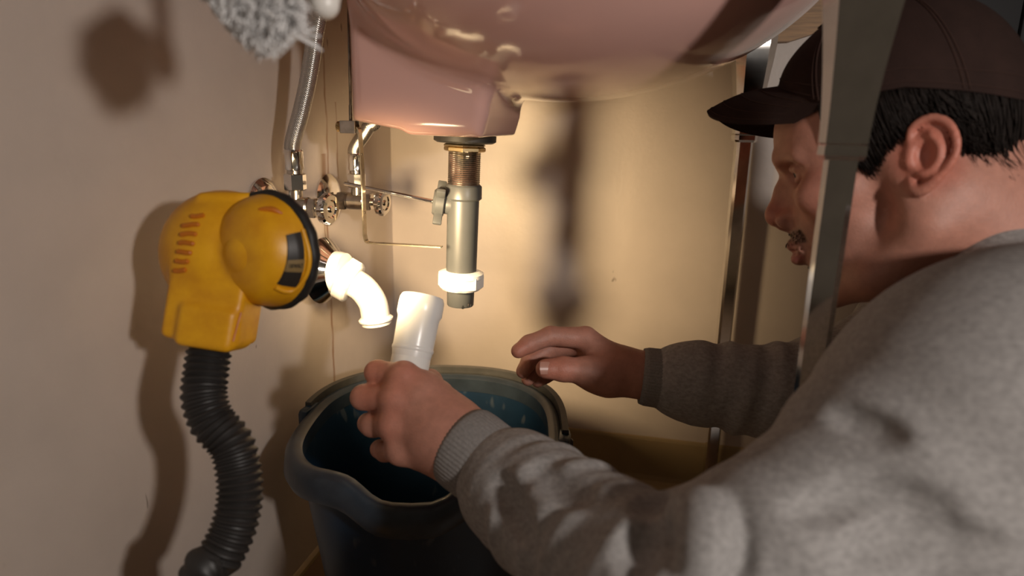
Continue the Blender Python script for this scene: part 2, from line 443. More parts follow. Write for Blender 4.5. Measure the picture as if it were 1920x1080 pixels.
# cove base along the right wall: flat face that curls out into a toe
prof = [(0, 0), (-0.017, 0), (-0.0165, 0.003), (-0.011, 0.0065), (-0.0065, 0.012), (-0.0045, 0.020), (-0.004, 0.082), (-0.003, 0.086), (0, 0.087)]
struct('baseboard_right', prism([(0.0, y, z) for y, z in prof], (1, 0, 0), 0.0, 0.77), 'base_vinyl')
pl = [(0.0, 0.0), (0.006, 0.0), (0.005, 0.004), (0.002, 0.007), (0.0, 0.008)]
struct('trim_1', prism([(x, 0.0, z) for x, z in pl], (0, -1, 0), 0.02, 2.3), 'base_vinyl')

# wooden board fixed to the right wall behind the basin
wb = [ony(x, y, -0.012) for x, y in ((1330, 96), (1440, 80), (1478, 79), (1532, 62), (1600, 30), (1640, 0))]
wtop = [wb[-1]+V(0, 0, 0.06), wb[0]+V(0, 0, 0.11)]
for q in wb+wtop: q[1] = 0.0
o = mk('wooden_board', prism(wb+wtop, (0, -1, 0), 0.0, 0.02), 'wood', smooth=False)
tag(o, 'wooden board fixed to the cream wall behind the pink basin', 'board')

# ================================================================== pink basin
YC = -0.298
def sink():
    t = root('washbasin', (0.0, YC, 0.56), 'pink ceramic washbasin seen from below, hung on the wall', 'sink')
    pB = lambda px, py, y=YC-0.07: ony(px, py, y)
    xa = pB(664, 120)[0]; zb0 = pB(664, 226)[2]; zb1 = ony(840, 252, YC)[2]
    xe = pB(915, 230)[0]
    hp = [(xa, 0.80), (xa, 0.66), (xa, zb0), (xa+0.05, zb0-0.008), (xe-0.08, zb1), (xe-0.004, zb1-0.001), (xe+0.002, zb1+0.02),
          (xe+0.004, zb1+0.045), (xe+0.06, 0.70), (xe+0.06, 0.80)]
    ops = [polyx(hp, YC, 0.088, 0.014, 0.01)]
    tilt = math.radians(-9); Rt = np.array([[math.cos(tilt), 0, math.sin(tilt)], [0, 1, 0], [-math.sin(tilt), 0, math.cos(tilt)]])
    ops.append(ell((0.347, YC, 0.768), (0.253, 0.262, 0.164), 0.022, Rt))
    ops.append(rbx((0.295, YC, 0.790), (0.294, 0.272, 0.030), 0.018, 0.02))
    # hollow of the bowl, rear deck left solid
    ops.append(ell((0.345, YC, 0.80), (0.205, 0.215, 0.155), 0.012, sub=True))
    v, f = sdf_mesh(ops, 0.0032, (-0.01, YC-0.30, 0.54), (0.63, YC+0.29, 0.83), relax=2)
    v[:, 0] = np.maximum(v[:, 0], 0.002)
    mk('bowl', (v, f), 'sink', t)
    mk('faucet_hole_cap', lathe((0.055, YC, 0.818), (0, 0, 1), [(0.022, 0), (0.022, 0.004), (0.018, 0.007)], 24), 'chrome', t)
    return t
sink()

# ================================================================== chrome legs
def leg(x, y, rot, label):
    t = root('basin_leg', (x, y, 0), label, 'table leg', 'chrome legs of the basin')
    def sq(hw, ch, z, bow=0.0):
        a, c = hw, hw-ch
        pts = [(a, -c), (a, c), (c, a), (-c, a), (-a, c), (-a, -c), (-c, -a), (c, -a)]
        cr, sr = math.cos(rot), math.sin(rot)
        return np.array([(x+px*cr-py*sr, y+px*sr+py*cr, z) for px, py in pts])
    zt = 0.562
    mk('tube', loft([sq(0.0085, 0.0026, 0.012), sq(0.0105, 0.0033, zt)], True, True), 'chrome', t, smooth=False)
    mk('foot', lathe((x, y, 0), (0, 0, 1), [(0.012, 0), (0.0135, 0.003), (0.0135, 0.010), (0.011, 0.014)], 24), 'black_rubber', t)
    mk('collar', loft([sq(0.0135, 0.004, zt-0.002), sq(0.0150, 0.0045, zt+0.001), sq(0.0150, 0.0045, zt+0.007), sq(0.0138, 0.004, zt+0.009)], True, True), 'chrome', t, smooth=False)
    rr = []
    for s in np.linspace(0, 1, 14):
        hw = 0.0150+0.0125*(s**1.5)*(1 if s < 0.8 else 1)-0.004*max(0, s-0.8)*5*0.3
        rr.append(sq(hw, hw*(0.30+0.16*s), zt+0.009+s*0.115))
    rr.append(sq(0.026, 0.0118, zt+0.150)); rr.append(sq(0.022, 0.011, 0.7585))
    mk('socket', loft(rr, True, True), 'chrome', t, angle=25)
    return t
leg(0.5415, -0.5255, math.radians(-13), 'chrome basin leg standing in front of the man\'s face')
leg(0.532, -0.045, math.radians(8), 'chrome basin leg close to the cream wall behind the cap\'s brim')

# ================================================================== drain tailpiece under the basin
def drain():
    top = ony(872, 262, YC); bot = ony(863, 572, YC); ax = nrm(bot-top); L = np.linalg.norm(bot-top)
    s = L/310.0                                       # metres per photo pixel along the pipe
    at = lambda py: top+ax*(py-262)*s
    t = root('drain_tailpiece', bot, 'grey plastic basin drain tailpiece with white slip nut, hanging below the basin', 'drain pipe')
    mk('gasket', lathe(at(252), ax, [(0.030, 0), (0.0345, 0.001), (0.0345, 0.0075), (0.031, 0.0095)], 48), 'black_rubber', t)
    mk('locknut', [hexnut(at(269), ax, 0.0255, 0.0035, n=6), hexnut(at(274), ax, 0.0232, 0.0055, n=8)], 'brass', t, smooth=False)
    mk('threaded_tube', thread(at(278), ax, 0.0183, 0.046, 0.0022), 'chrome_dull', t, smooth=False)
    mk('tee_body', lathe(at(343), ax, [(0.0160, -0.002), (0.0195, 0), (0.0205, 0.0015), (0.0208, 0.0145), (0.0200, 0.0155), (0.0180, 0.017), (0.0176, 0.095), (0.0172, 0.100)], 48), 'grey_pvc', t)
    mk('lower_tube', lathe(at(505), ax, [(0.0168, 0), (0.0160, 0.020), (0.0156, (572-505)*s-0.001), (0.0148, (572-505)*s), (0.0130, (572-505)*s), (0.0130, 0.01)], 40), 'grey_pvc', t)
    def lob(th, z): return 1+0.06*np.maximum(0, np.cos(8*th))**4
    n0 = at(507)
    sn = mk('slip_nut', lathe(n0, ax, [(0.0185, 0), (0.0225, 0.0), (0.0235, 0.002), (0.0250, 0.003), (0.0250, 0.0165), (0.0225, 0.0195), (0.019, 0.020)], 64,
                       mod=lambda th, z: lob(th, z) if 0.0025 < z < 0.017 else 1.0), 'white_pvc', t, angle=30)
    mk('nut_flange', lathe(n0, ax, [(0.0205, -0.002), (0.0262, 0.0005), (0.0262, 0.005), (0.0245, 0.0065)], 48), 'white_pvc', sn)
    # pivot branch with winged nut
    j = at(382); tipd = nrm(ony(800, 376, YC-0.012)-j)
    mk('pivot_branch', lathe(j, tipd, [(0.0118, 0.010), (0.0118, 0.022), (0.0105, 0.026)], 28), 'grey_pvc', t)
    M = frame(tipd); nut = [lathe(j, tipd, [(0.0135, 0.0205), (0.0158, 0.022), (0.0158, 0.031), (0.0130, 0.034), (0.004, 0.0345)], 32)]
    for k in range(4):
        a = math.radians(35+90*k); d = M[:, 0]*math.cos(a)+M[:, 1]*math.sin(a)
        w = nrm(np.cross(tipd, d)); R = np.column_stack([d, w, tipd])
        nut.append(box((0.013, -0.0026, 0.0215), (0.0275, 0.0026, 0.0315), 0.0014, R, j))
    mk('wing_nut', nut, 'grey_pvc', t)
    e = j+tipd*0.034; far = ony(646, 344, YC+0.012)
    mk('pivot_rod', cyl(e, far, 0.0024, n=14, bev=0.0006), 'chrome', t)
    for px, py in ((854, 573), (880, 571), (868, 575)):
        b = ony(px, py+1, YC-0.013); mk('water_drop', ball(b, 0.0019, 8, (1, 1, 1.25)), 'water', t)
drain()

# ================================================================== lift rod with clevis strap
def lift():
    yy = YC-0.03; A = lambda px, py: ony(px, py, yy)
    b = A(687, 456); t = root('lift_rod', b, 'thin dark lift rod with a bent metal strap hanging behind the basin', 'linkage')
    mk('rod', [thread(A(658, 250), A(653, -30)-A(658, 250), 0.0021, 0.030, 0.0012, 12, 0.0004), cyl(A(658, 228), A(653, -22), 0.0017, n=12)], 'steel_dark', t, angle=0)
    # strap: a flat strip with its wide side towards the wall
    p = [A(664, 240), A(673, 241), A(676, 262), A(681, 350), A(684, 440), A(688, 453), A(700, 456), A(760, 459), A(828, 463)]
    path = np.vstack([smoothpath(p[:3], 8), smoothpath(p[2:5], 14)[1:], smoothpath(p[4:7], 10)[1:], smoothpath(p[6:], 10)[1:]])
    sec = np.array([(-.17, -1), (.17, -1), (.17, 1), (-.17, 1)])
    st = mk('strap', sweep(path, 0.0042, sect=sec, hint=(0, 1, 0)), 'brass_bright', t, smooth=False)
    for k in (0.25, 0.45, 0.62): 
        q = path[int(len(path)*k)]; mk('strap_hole', lathe(q+V(-0.0009, 0, 0), (1, 0, 0), [(0.0016, 0), (0.0016, 0.0018)], 10), 'steel_dark', st)
    c0, c1 = A(642, 226), A(664, 250)
    cl = []
    for yo in (-0.006, 0.006): cl.append(box((c0[0], yy+yo-0.0006, c1[2]), (c1[0]+0.004, yy+yo+0.0006, c0[2]), 0.0003))
    cl.append(box((c0[0]-0.0004, yy-0.0066, c1[2]), (c0[0]+0.0008, yy+0.0066, c0[2]), 0.0003))
    mk('clip', cl, 'chrome_dull', t, smooth=False)
    s0 = A(632, 237); d = nrm(A(662, 239)-s0)
    mk('thumb_screw', [lathe(s0, d, [(0.0042, 0), (0.0056, 0.001), (0.0056, 0.0035), (0.0045, 0.0045)], 20, mod=lambda th, z: 1+0.06*np.cos(10*th)),
                       thread(s0+d*0.004, d, 0.0033, 0.016, 0.0018, 16, 0.0006)], 'brass', t, angle=30)
lift()

# ================================================================== supply valves and braided hoses
def valve(y, zc, xs, label, esc_r, hrot):
    """xs: distances from the wall of escutcheon lip, compression nut, body, handle"""
    t = root('supply_valve', (0, y, zc), label, 'valve')
    o = V(0, y, zc); X = V(1, 0, 0)
    at = lambda s: o+V(s, 0, 0)
    mk('escutcheon', lathe(at(0.0005), X, [(esc_r, 0), (esc_r, 0.002), (esc_r*0.86, 0.006), (esc_r*0.62, 0.009), (0.0095, 0.010)], 40), 'chrome', t)
    mk('stub_pipe', cyl(at(0.0), at(xs[0]+0.004), 0.0078, n=24), 'chrome_dull', t)
    mk('compression_nut', [hexnut(at(xs[0]), X, 0.0125, 0.013, n=6), lathe(at(xs[0]+0.012), X, [(0.0105, 0), (0.0105, 0.006)], 24)], 'steel_dark', t, angle=25)
    mk('body', [lathe(at(xs[0]+0.014), X, [(0.0100, 0), (0.0112, 0.002), (0.0112, xs[1]-xs[0]-0.016), (0.0098, xs[1]-xs[0]-0.014)], 28),
                hexnut(at(xs[1]), X, 0.0118, 0.009, n=6)], 'chrome_dull', t, angle=25)
    mk('spindle', cyl(at(xs[1]+0.008), at(xs[2]+0.003), 0.0050, n=20), 'chrome', t)
    h0 = at(xs[2]); hd = nrm((1, -0.10, -0.03))
    def lob(th, z): return 1+0.055*np.cos(8*th)
    hn = mk('handle', lathe(h0, hd, [(0.0075, 0), (0.0150, 0.001), (0.0165, 0.003), (0.0165, 0.0085), (0.0150, 0.0105), (0.0100, 0.0108), (0.0085, 0.0095), (0.0045, 0.0095)], 64,
               mod=lambda th, z: lob(th, z) if 0.0005 < z < 0.0105 else 1), 'chrome', t, angle=30)
    mk('handle_screw', lathe(h0+hd*0.0092, hd, [(0.0038, 0), (0.0038, 0.0015), (0.0025, 0.0025)], 16), 'chrome', hn)
    # upright outlet
    xo = (xs[0]+0.014+xs[1])/2
    mk('outlet', [cyl(at(xo), at(xo)+V(0, 0, 0.020), 0.0075, n=24)], 'chrome_dull', t)
    return at(xo)+V(0, 0, 0.018)
def hose(start, pts, label, r=0.0082):
    t = root('braided_hose', start, label, 'hose')
    u = V(0, 0, 1)
    mk('swivel_nut', hexnut(start, u, 0.0118, 0.018, n=6), 'chrome', t, angle=25)
    mk('nut_collar', lathe(start+u*0.0175, u, [(0.0085, 0), (0.0085, 0.004)], 24), 'chrome_dull', t)
    mk('ferrule', lathe(start+u*0.021, u, [(0.0086, 0), (0.0098, 0.001), (0.0098, 0.004), (0.0092, 0.008), (0.0098, 0.013), (0.0098, 0.0195), (0.0103, 0.0205), (0.0098, 0.022)], 32,
        mod=lambda th, z: 1+0.04*np.cos(8*th) if 0.003 < z < 0.018 else 1), 'chrome', t)
    path = smoothpath([start+u*0.036, start+u*0.050]+[q for q in pts if q[2] > start[2]+0.066], 90)
    d = np.r_[0, np.cumsum(np.linalg.norm(np.diff(path, axis=0), axis=1))]
    mk('core', sweep(path, r*0.93, 20), 'black_rubber', t)
    # woven wires: two families of helices, rebuilt as fine ribbons
    T = np.gradient(path, axis=0); T /= np.linalg.norm(T, axis=1)[:, None]
    x = nrm(np.cross((0.3, 1, 0), T[0])); XS = []
    for i in range(len(path)):
        x = nrm(x-np.dot(x, T[i])*T[i]); XS.append(x)
    XS = np.array(XS); YS = np.cross(T, XS)
    m = int(d[-1]/0.0012); dd = np.linspace(0, d[-1], m)
    ip = lambda A: np.column_stack([np.interp(dd, d, A[:, c]) for c in range(3)])
    pp, xx, yy = ip(path), ip(XS), ip(YS); wires = []
    for sgn in (1, -1):
        for k in range(16):
            ph = sgn*dd/0.030*2*math.pi+k*2*math.pi/16
            rr = r*(1.0+0.05*np.sin(dd/0.030*2*math.pi*8+k*math.pi+(0 if sgn > 0 else math.pi)))
            c, s = np.cos(ph)[:, None], np.sin(ph)[:, None]; nrmv = c*xx+s*yy; cen = pp+rr[:, None]*nrmv
            tan = np.gradient(cen, axis=0); tan /= np.linalg.norm(tan, axis=1)[:, None]
            w = np.cross(tan, nrmv)*0.00075
            top = nrmv*0.0004
            v = np.vstack([cen-w-top, cen+top, cen+w-top]); n = m
            f = [[i, i+1, n+i+1, n+i] for i in range(n-1)]+[[n+i, n+i+1, 2*n+i+1, 2*n+i] for i in range(n-1)]
            wires.append((v, f))
    b = mk('braid', wires, 'braid', t, angle=0); b['kind'] = 'stuff'
YL, YR = -0.367, -0.218
hl = ony(612, 398, YL); zl = hl[2]+0.004; hr = ony(716, 384, YR); zr = hr[2]+0.003
xb = ony(556, 385, YL)[0]
sL = valve(YL, zl, (xb-0.030, xb+0.016, hl[0]-0.004), 'chrome supply valve with round handle, just behind the yellow work light', 0.030, 0)
n1, n2 = ony(640, 370, YR)[0], ony(697, 378, YR)[0]
sR = valve(YR, zr, (n1-0.004, n2-0.008, hr[0]-0.005), 'chrome supply valve with round handle, beside the bent metal strap', 0.034, 0)
hose(sL, [ony(560, 262, YL), ony(566, 205, YL), ony(580, 140, YL), ony(590, 70, YL), ony(592, 0, YL), V(0.040, -0.365, 0.752)],
     'braided steel hose rising from the valve behind the yellow work light')
hose(sR, [ony(683, 280, YR), ony(690, 240, YR), ony(704, 200, YR), V(0.05, -0.235, 0.752)],
     'braided steel hose rising from the valve beside the bent metal strap')

# ================================================================== waste outlet in the wall, white elbow
YD = -0.300
def waste():
    e = ony(624, 510, YD); zc = e[2]; X = nrm((1, -0.03, -0.02)); o = V(0, YD, zc+0.002)
    t = root('waste_outlet', o, 'threaded metal waste pipe stub with loose chrome flange sticking out of the wall', 'pipe')
    L = e[0]+0.012
    mk('stub_pipe', thread(o, X, 0.0235, L, 0.0028, 40, 0.0012), 'rust_pipe', t, smooth=False)
    mk('flange', lathe(o+X*(e[0]-0.012), nrm((1, -0.10, 0.02)), [(0.0390, 0), (0.0400, 0.001), (0.0385, 0.003), (0.033, 0.009), (0.027, 0.015), (0.0245, 0.018), (0.0240, 0.0185)], 56), 'chrome', t)
    n0 = o+X*(e[0]+0.001)
    t2 = root('trap_elbow', ony(705, 612, YD), 'white plastic waste elbow curving down from the wall pipe', 'pipe elbow')
    mk('reducer', lathe(n0, X, [(0.0245, 0), (0.0255, 0.002), (0.0245, 0.012), (0.0235, 0.016)], 44), 'white_pvc', t2)
    p0 = ony(655, 527, YD); d0 = nrm(p0-n0)
    nutp = n0+d0*0.012
    def lob(th, z): return 1+0.07*np.maximum(0, np.cos(4*th))**6
    mk('slip_nut', lathe(nutp, d0, [(0.0235, 0), (0.0262, 0.002), (0.0262, 0.015), (0.0235, 0.018), (0.019, 0.0185)], 64, mod=lambda th, z: lob(th, z) if 0.001 < z < 0.016 else 1), 'white_pvc', t2, angle=30)
    M = frame(d0)
    pts = [nutp+d0*0.010, ony(660, 528, YD), ony(682, 543, YD), ony(699, 568, YD), ony(705, 598, YD)]
    mk('bend', sweep(smoothpath(pts, 30), 0.0172, 36), 'white_pvc', t2)
    q = ony(704, 592, YD); dn = nrm(ony(706, 612, YD)-ony(703, 590, YD))
    mk('lip', lathe(q, dn, [(0.0170, 0), (0.0180, 0.001), (0.0208, 0.0035), (0.0205, 0.0055), (0.0180, 0.0075), (0.0175, 0.0105), (0.0145, 0.0105), (0.0140, 0.003)], 44), 'white_pvc', t2)
waste()

# ================================================================== white tube in the hand
TA, TB = P(791, 566, 0.628), P(758, 738, 0.611)
def tube():
    ax = nrm(TB-TA); L = np.linalg.norm(TB-TA); r = 0.0190
    t = root('drain_tube', TB, 'white plastic drain tube with flared socket held in the man\'s hand', 'pipe')
    mk('pipe', lathe(TA, ax, [(r*0.90, 0.050), (r*0.95, 0.052), (r*0.95, L), (r*0.82, L), (r*0.82, 0.05)], 48), 'white_pvc', t)
    mk('socket', lathe(TA, ax, [(r*0.88, 0.03), (r*0.88, 0.001), (r*0.93, -0.004), (r*1.03, -0.005), (r*1.10, -0.002), (r*1.12, 0.003), (r*1.12, 0.012), (r*1.03, 0.016), (r*1.00, 0.040), (r*1.00, 0.046), (r*0.95, 0.053)], 48, cap=(False, False)), 'white_pvc', t)
    mk('bead', lathe(TA, ax, [(r*0.99, 0.0425), (r*1.03, 0.044), (r*1.03, 0.046), (r*0.99, 0.0475)], 48), 'white_pvc', t)
tube()

# ================================================================== blue bucket
def bucket():
    zr = 0.244
    L_, R_ = onz(534, 850, zr-0.02), onz(1064, 790, zr-0.01); bk, fr = onz(860, 700, zr+0.006), onz(760, 962, zr-0.01)
    c = V((L_[0]+R_[0])/2-0.002, (bk[1]+fr[1])/2+0.004, 0); a = 0.149; b = 0.134; rotb = math.radians(12)
    sp = onz(745, 965, zr); spang = math.atan2(sp[1]-c[1], sp[0]-c[0])
    n = 96; th = np.arange(n)*2*math.pi/n
    def ring(s, z, add=0.0, w=1.0):
        e = 2/2.7; lx = np.sign(np.cos(th))*np.abs(np.cos(th))**e*(a*s+add); ly = np.sign(np.sin(th))*np.abs(np.sin(th))**e*(b*s+add)
        cr, sr = math.cos(rotb), math.sin(rotb); x = lx*cr-ly*sr; y = lx*sr+ly*cr
        da = np.angle(np.exp(1j*(np.arctan2(y, x)-spang)))
        spt = np.exp(-(da/0.36)**4)
        x = x+math.cos(spang)*0.009*spt*w; y = y+math.sin(spang)*0.009*spt*w
        zz = z+w*(-0.016*spt+0.010*np.exp(-((np.abs(da)-0.55)/0.22)**2)*0.5+0.012*np.clip(np.sin(np.arctan2(y, x)), 0, 1))
        return np.column_stack([c[0]+x, c[1]+y, zz])
    t = root('bucket', (c[0], c[1], 0), 'dark blue plastic bucket standing below the open drain', 'bucket')
    mk('shell', loft([ring(0.70, 0.004, w=0), ring(0.72, 0.0, w=0), ring(0.735, 0.004, w=0), ring(0.80, 0.09, w=0), ring(0.88, 0.18, w=0.25), ring(0.925, zr-0.012, w=1),
                      ring(0.925, zr-0.012, -0.0025), ring(0.87, 0.18, -0.0025, 0.25), ring(0.79, 0.09, -0.0025, 0), ring(0.72, 0.008, -0.0025, 0)], True, True), 'bucket', t, angle=50)
    mk('rim', loft([ring(0.92, zr-0.020, -0.001), ring(0.925, zr-0.030, 0.003), ring(0.935, zr-0.032, 0.010), ring(0.955, zr-0.022, 0.011), ring(0.955, zr-0.006, 0.009), ring(0.945, zr, 0.005),
                    ring(0.93, zr+0.001, 0.001), ring(0.92, zr-0.003, -0.003), ring(0.918, zr-0.020, -0.003), ring(0.92, zr-0.020, -0.001)]), 'bucket_rim', t, angle=50)
    # bail handle folded back onto the rear rim
    R0 = ring(0.955, zr+0.012, 0.010); ang = np.arctan2(R0[:, 1]-c[1], R0[:, 0]-c[0])
    o = np.argsort(ang); R0, ang = R0[o], ang[o]
    sel = (ang > math.radians(2)) & (ang < math.radians(178)); hp = R0[sel]
    lift_ = np.sin((ang[sel]-math.radians(2))/math.radians(176)*math.pi)
    hp = hp+np.column_stack([0*lift_, 0*lift_, 0.002*lift_-0.014])
    sec = np.array([(-.0035, -.008), (.0035, -.008), (.0045, 0), (.0035, .008), (-.0035, .008), (-.0045, 0)])
    hd = mk('handle', sweep(hp, 1.0, sect=sec, hint=(0, 0, 1)), 'handle_grey', t, angle=40)
    for q, dirn in ((hp[0], 1), (hp[-1], -1)):
        outv = nrm((q[0]-c[0], q[1]-c[1], 0))
        mk('ear', [box((-0.008, -0.017, -0.042), (0.006, 0.017, 0.004), 0.006, np.column_stack([outv, np.cross((0, 0, 1), outv), (0, 0, 1)]), q+V(0, 0, 0.0))], 'bucket', t)
        mk('pivot_pin', lathe(q-outv*0.006+V(0, 0, -0.008), outv, [(0.006, 0), (0.006, 0.013), (0.004, 0.015)], 20), 'handle_grey', hd)
bucket()

# ================================================================== yellow work light on a black flexible hose
def work_light():
    Q = 0.893
    rc = P(506, 470, 0.575*Q)                                   # centre of the front rim
    ax = nrm((math.sin(math.radians(14)), math.cos(math.radians(14)), -0.05))
    tocam = nrm(CAM-rc); e1 = nrm(tocam-np.dot(tocam, ax)*ax); e2 = np.cross(ax, e1)   # e1 towards the viewer side
    if e2[2] > 0: e2 = -e2                                    # e2 points down
    S = 0.47e-3
    base = V(0.115, -0.66, 0.0)
    t = root('work_light', base, 'yellow work light on black flexible hose, shining towards the corner', 'work light')
    bell = [(r*Q, z*Q) for r, z in [(0.001, -0.0385), (0.0130, -0.0378), (0.0250, -0.0352), (0.0345, -0.0300), (0.0412, -0.0225), (0.0455, -0.0140), (0.0482, -0.005), (0.0488, 0.0)]]
    pr = smoothpath([(r, z, 0) for r, z in bell], 40)
    be = mk('bell', lathe(rc, ax, [(max(p[0], 0.001), p[1]) for p in pr], 64), 'yellow', t)
    mk('rubber_rim', lathe(rc, ax, [(r*Q, z*Q) for r, z in [(0.0480, -0.004), (0.0505, -0.003), (0.0520, -0.001), (0.0520, 0.004), (0.0500, 0.007), (0.0470, 0.008), (0.0455, 0.006), (0.0455, 0.001)]], 64,
        mod=lambda th, z: 1+0.010*np.cos(16*th)*(z > -0.004)), 'black_rubber', t)
    mk('lens', lathe(rc, ax, [(0.0462*Q, 0.004), (0.044*Q, 0.006), (0.002, 0.008)], 48), 'lens', t)
    zs, rs = np.array([b[1] for b in bell[1:]]), np.array([b[0] for b in bell[1:]])
    def on(z, a, off=0.0):
        z = z*Q; r = np.interp(z, zs, rs)+off; return rc+ax*z+r*(math.cos(a)*e1+math.sin(a)*e2)
    def patch(corners, off, nu=10, nv=10, th=0.0015):
        """bilinear patch in (z, angle) wrapped on the bell, given thickness"""
        (z0, a0), (z1, a1), (z2, a2), (z3, a3) = corners; top, bot = [], []
        for i in range(nu+1):
            for j in range(nv+1):
                u, w = i/nu, j/nv
                z = (1-u)*(1-w)*z0+u*(1-w)*z1+u*w*z2+(1-u)*w*z3; a = (1-u)*(1-w)*a0+u*(1-w)*a1+u*w*a2+(1-u)*w*a3
                top.append(on(z, a, off)); bot.append(on(z, a, off-th))
        v = np.array(top+bot); n = (nu+1)*(nv+1); f = []
        q = lambda i, j: i*(nv+1)+j
        for i in range(nu):
            for j in range(nv):
                f.append([q(i, j), q(i+1, j), q(i+1, j+1), q(i, j+1)]); f.append([n+q(i, j), n+q(i, j+1), n+q(i+1, j+1), n+q(i+1, j)])
        for i in range(nu): f.append([q(i, 0), n+q(i, 0), n+q(i+1, 0), q(i+1, 0)]); f.append([q(i, nv), q(i+1, nv), n+q(i+1, nv), n+q(i, nv)])
        for j in range(nv): f.append([q(0, j), q(0, j+1), n+q(0, j+1), n+q(0, j)]); f.append([q(nu, j), n+q(nu, j), n+q(nu, j+1), q(nu, j+1)])
        return v, f
    D = math.radians
    win = mk('window', patch([(-0.0200, D(-14)), (-0.0085, D(-14)), (-0.0110, D(44)), (-0.0255, D(44))], 0.0012), 'label_dark', be, angle=60)
    mk('label', patch([(-0.0227, D(13)), (-0.0097, D(13)), (-0.0103, D(26)), (-0.0240, D(26))], 0.0017, th=0.001), 'label_tan', be, angle=60)
    # frame bar around the window
    fr = [on(-0.0055, D(-16), 0.0002), on(-0.0050, D(10), 0.0006), on(-0.0062, D(30), 0.0006), on(-0.0110, D(48), 0.0004), on(-0.0180, D(52), 0.0003), on(-0.0250, D(50), 0.0)]
    mk('window_frame', sweep(smoothpath(fr, 24), 0.0020, 10), 'yellow', be)
    mk('notch', sweep(smoothpath([on(-0.024, D(-58), 0.0004), on(-0.018, D(-48), 0.0004), on(-0.014, D(-38), 0.0002)], 8), [0.001, 0.0018, 0.0022, 0.0024, 0.0024, 0.0022, 0.0015, 0.0008], 8), 'orange', be)
    # raised maker lettering on the label
    cu = bpy.data.curves.new('lettering', 'FONT'); cu.body = 'DEWALT'; cu.size = 0.0058; cu.align_x = 'CENTER'; cu.align_y = 'CENTER'; cu.extrude = 0.0002
    to = bpy.data.objects.new('tmp', cu); COL.objects.link(to); bpy.context.view_layer.update()
    me = bpy.data.meshes.new_from_object(to.evaluated_get(bpy.context.evaluated_depsgraph_get()))
    v = np.array([list(q.co) for q in me.vertices]); f = [list(p.vertices) for p in me.polygons]
    bpy.data.objects.remove(to); bpy.data.meshes.remove(me)
    w = np.array([on(-0.0166+x*0.45, D(19.5)-y*0.85/0.046, 0.0019+z) for x, y, z in v]); mk('lettering', (w, f), 'label_dark', be, smooth=False)
    # rear housing: rounded drum that carries the bell, with a square neck
    dep = 0.560
    A = lambda px, py, d=dep: P(px, py, d*Q)
    vx, vy, vz = RGT, UPV, -fwd
    Rv = np.column_stack([nrm(RGT*0.98+fwd*0.0), nrm(UPV), nrm(-fwd)])
    a8 = math.radians(-9); Rn = Rv@np.array([[math.cos(a8), -math.sin(a8), 0], [math.sin(a8), math.cos(a8), 0], [0, 0, 1]])
    q3 = lambda *r: tuple(x*Q for x in r)
    ops = [ell(A(424, 466, 0.586), q3(0.0520, 0.0510, 0.034), 0.01, Rn), ell(A(392, 474, 0.578), q3(0.0375, 0.044, 0.032), 0.014, Rn),
           rbx(A(405, 562, 0.574), q3(0.0325, 0.036, 0.024), 0.005, 0.005, Rn), rbx(A(402, 612, 0.566), q3(0.024, 0.018, 0.021), 0.005, 0.004, Rn),
           cap(A(446, 470, 0.592), rc-ax*0.012, 0.022*Q, 0.028*Q, 0.006)]
    ops += [cap(A(380, 372, 0.566), A(470, 368, 0.574), 0.004, 0.003, 0.006)]
    v, f = sdf_mesh(ops, 0.0016, A(430, 500)-0.12, A(430, 500)+0.12, relax=2)
    ho = mk('housing', (v, f), 'yellow', t)
    surf = lambda px, py: trace(ops, [(px, py)])[0]
    for k in range(7):
        y0 = 403+17*k; x0 = 343-3*min(k, 6)+(k == 0)*14; x1 = 380-5*k+(k == 0)*4
        pth = np.array([surf(x0+(x1-x0)*s, y0+2+3*math.sin(s*5+k)*0.4) for s in np.linspace(0, 1, 8)])
        mk('vent_rib', sweep(smoothpath(pth, 12), [0.0006]+[0.0019]*10+[0.0006], 8), 'orange', ho)
    # seam on the neck where the clamp halves meet
    pth = np.array([surf(x, y) for x, y in ((452, 586), (446, 606), (440, 628), (437, 640))]); mk('seam', sweep(smoothpath(pth, 10), 0.0009, 6), 'orange', ho)
    # flexible ribbed hose down to the battery base
    hp = [A(399, 622, 0.570), A(392, 660, 0.567), A(386, 700, 0.562), A(383, 745, 0.556), A(398, 790, 0.553), A(432, 830, 0.552), A(446, 875, 0.550), A(450, 930, 0.546), A(438, 990, 0.540),
          A(412, 1045, 0.534), A(380, 1095, 0.530), base+V(0.004, 0.0, 0.14), base+V(0.0, 0, 0.085)]
    path = smoothpath(hp, 700); d = np.r_[0, np.cumsum(np.linalg.norm(np.diff(path, axis=0), axis=1))]
    m = int(d[-1]/0.00085); dd = np.linspace(0, d[-1], m); path = np.column_stack([np.interp(dd, d, path[:, c]) for c in range(3)])
    rad = Q*(0.0172+0.0014*np.sin(dd/0.0052*2*math.pi))
    mk('flexible_hose', sweep(path, rad, 28), 'black_hose', t)
    mk('battery_base', [box(base+V(-0.045, -0.06, 0), base+V(0.045, 0.06, 0.06), 0.010), box(base+V(-0.03, -0.04, 0.05), base+V(0.03, 0.04, 0.088), 0.008)], 'yellow', t)
    # its light
    sd = bpy.data.lights.new('work_light_beam', 'SPOT'); sd.energy = 19; sd.color = (1.0, 0.73, 0.41); sd.spot_size = math.radians(92); sd.spot_blend = 1.0; sd.shadow_soft_size = 0.032
    so = bpy.data.objects.new('work_light_beam', sd); COL.objects.link(so); so.location = tuple(rc+ax*0.032)
    so.rotation_euler = Vector(tuple(nrm((0.05, 1.0, -0.20)))).to_track_quat('-Z', 'Y').to_euler()
work_light()

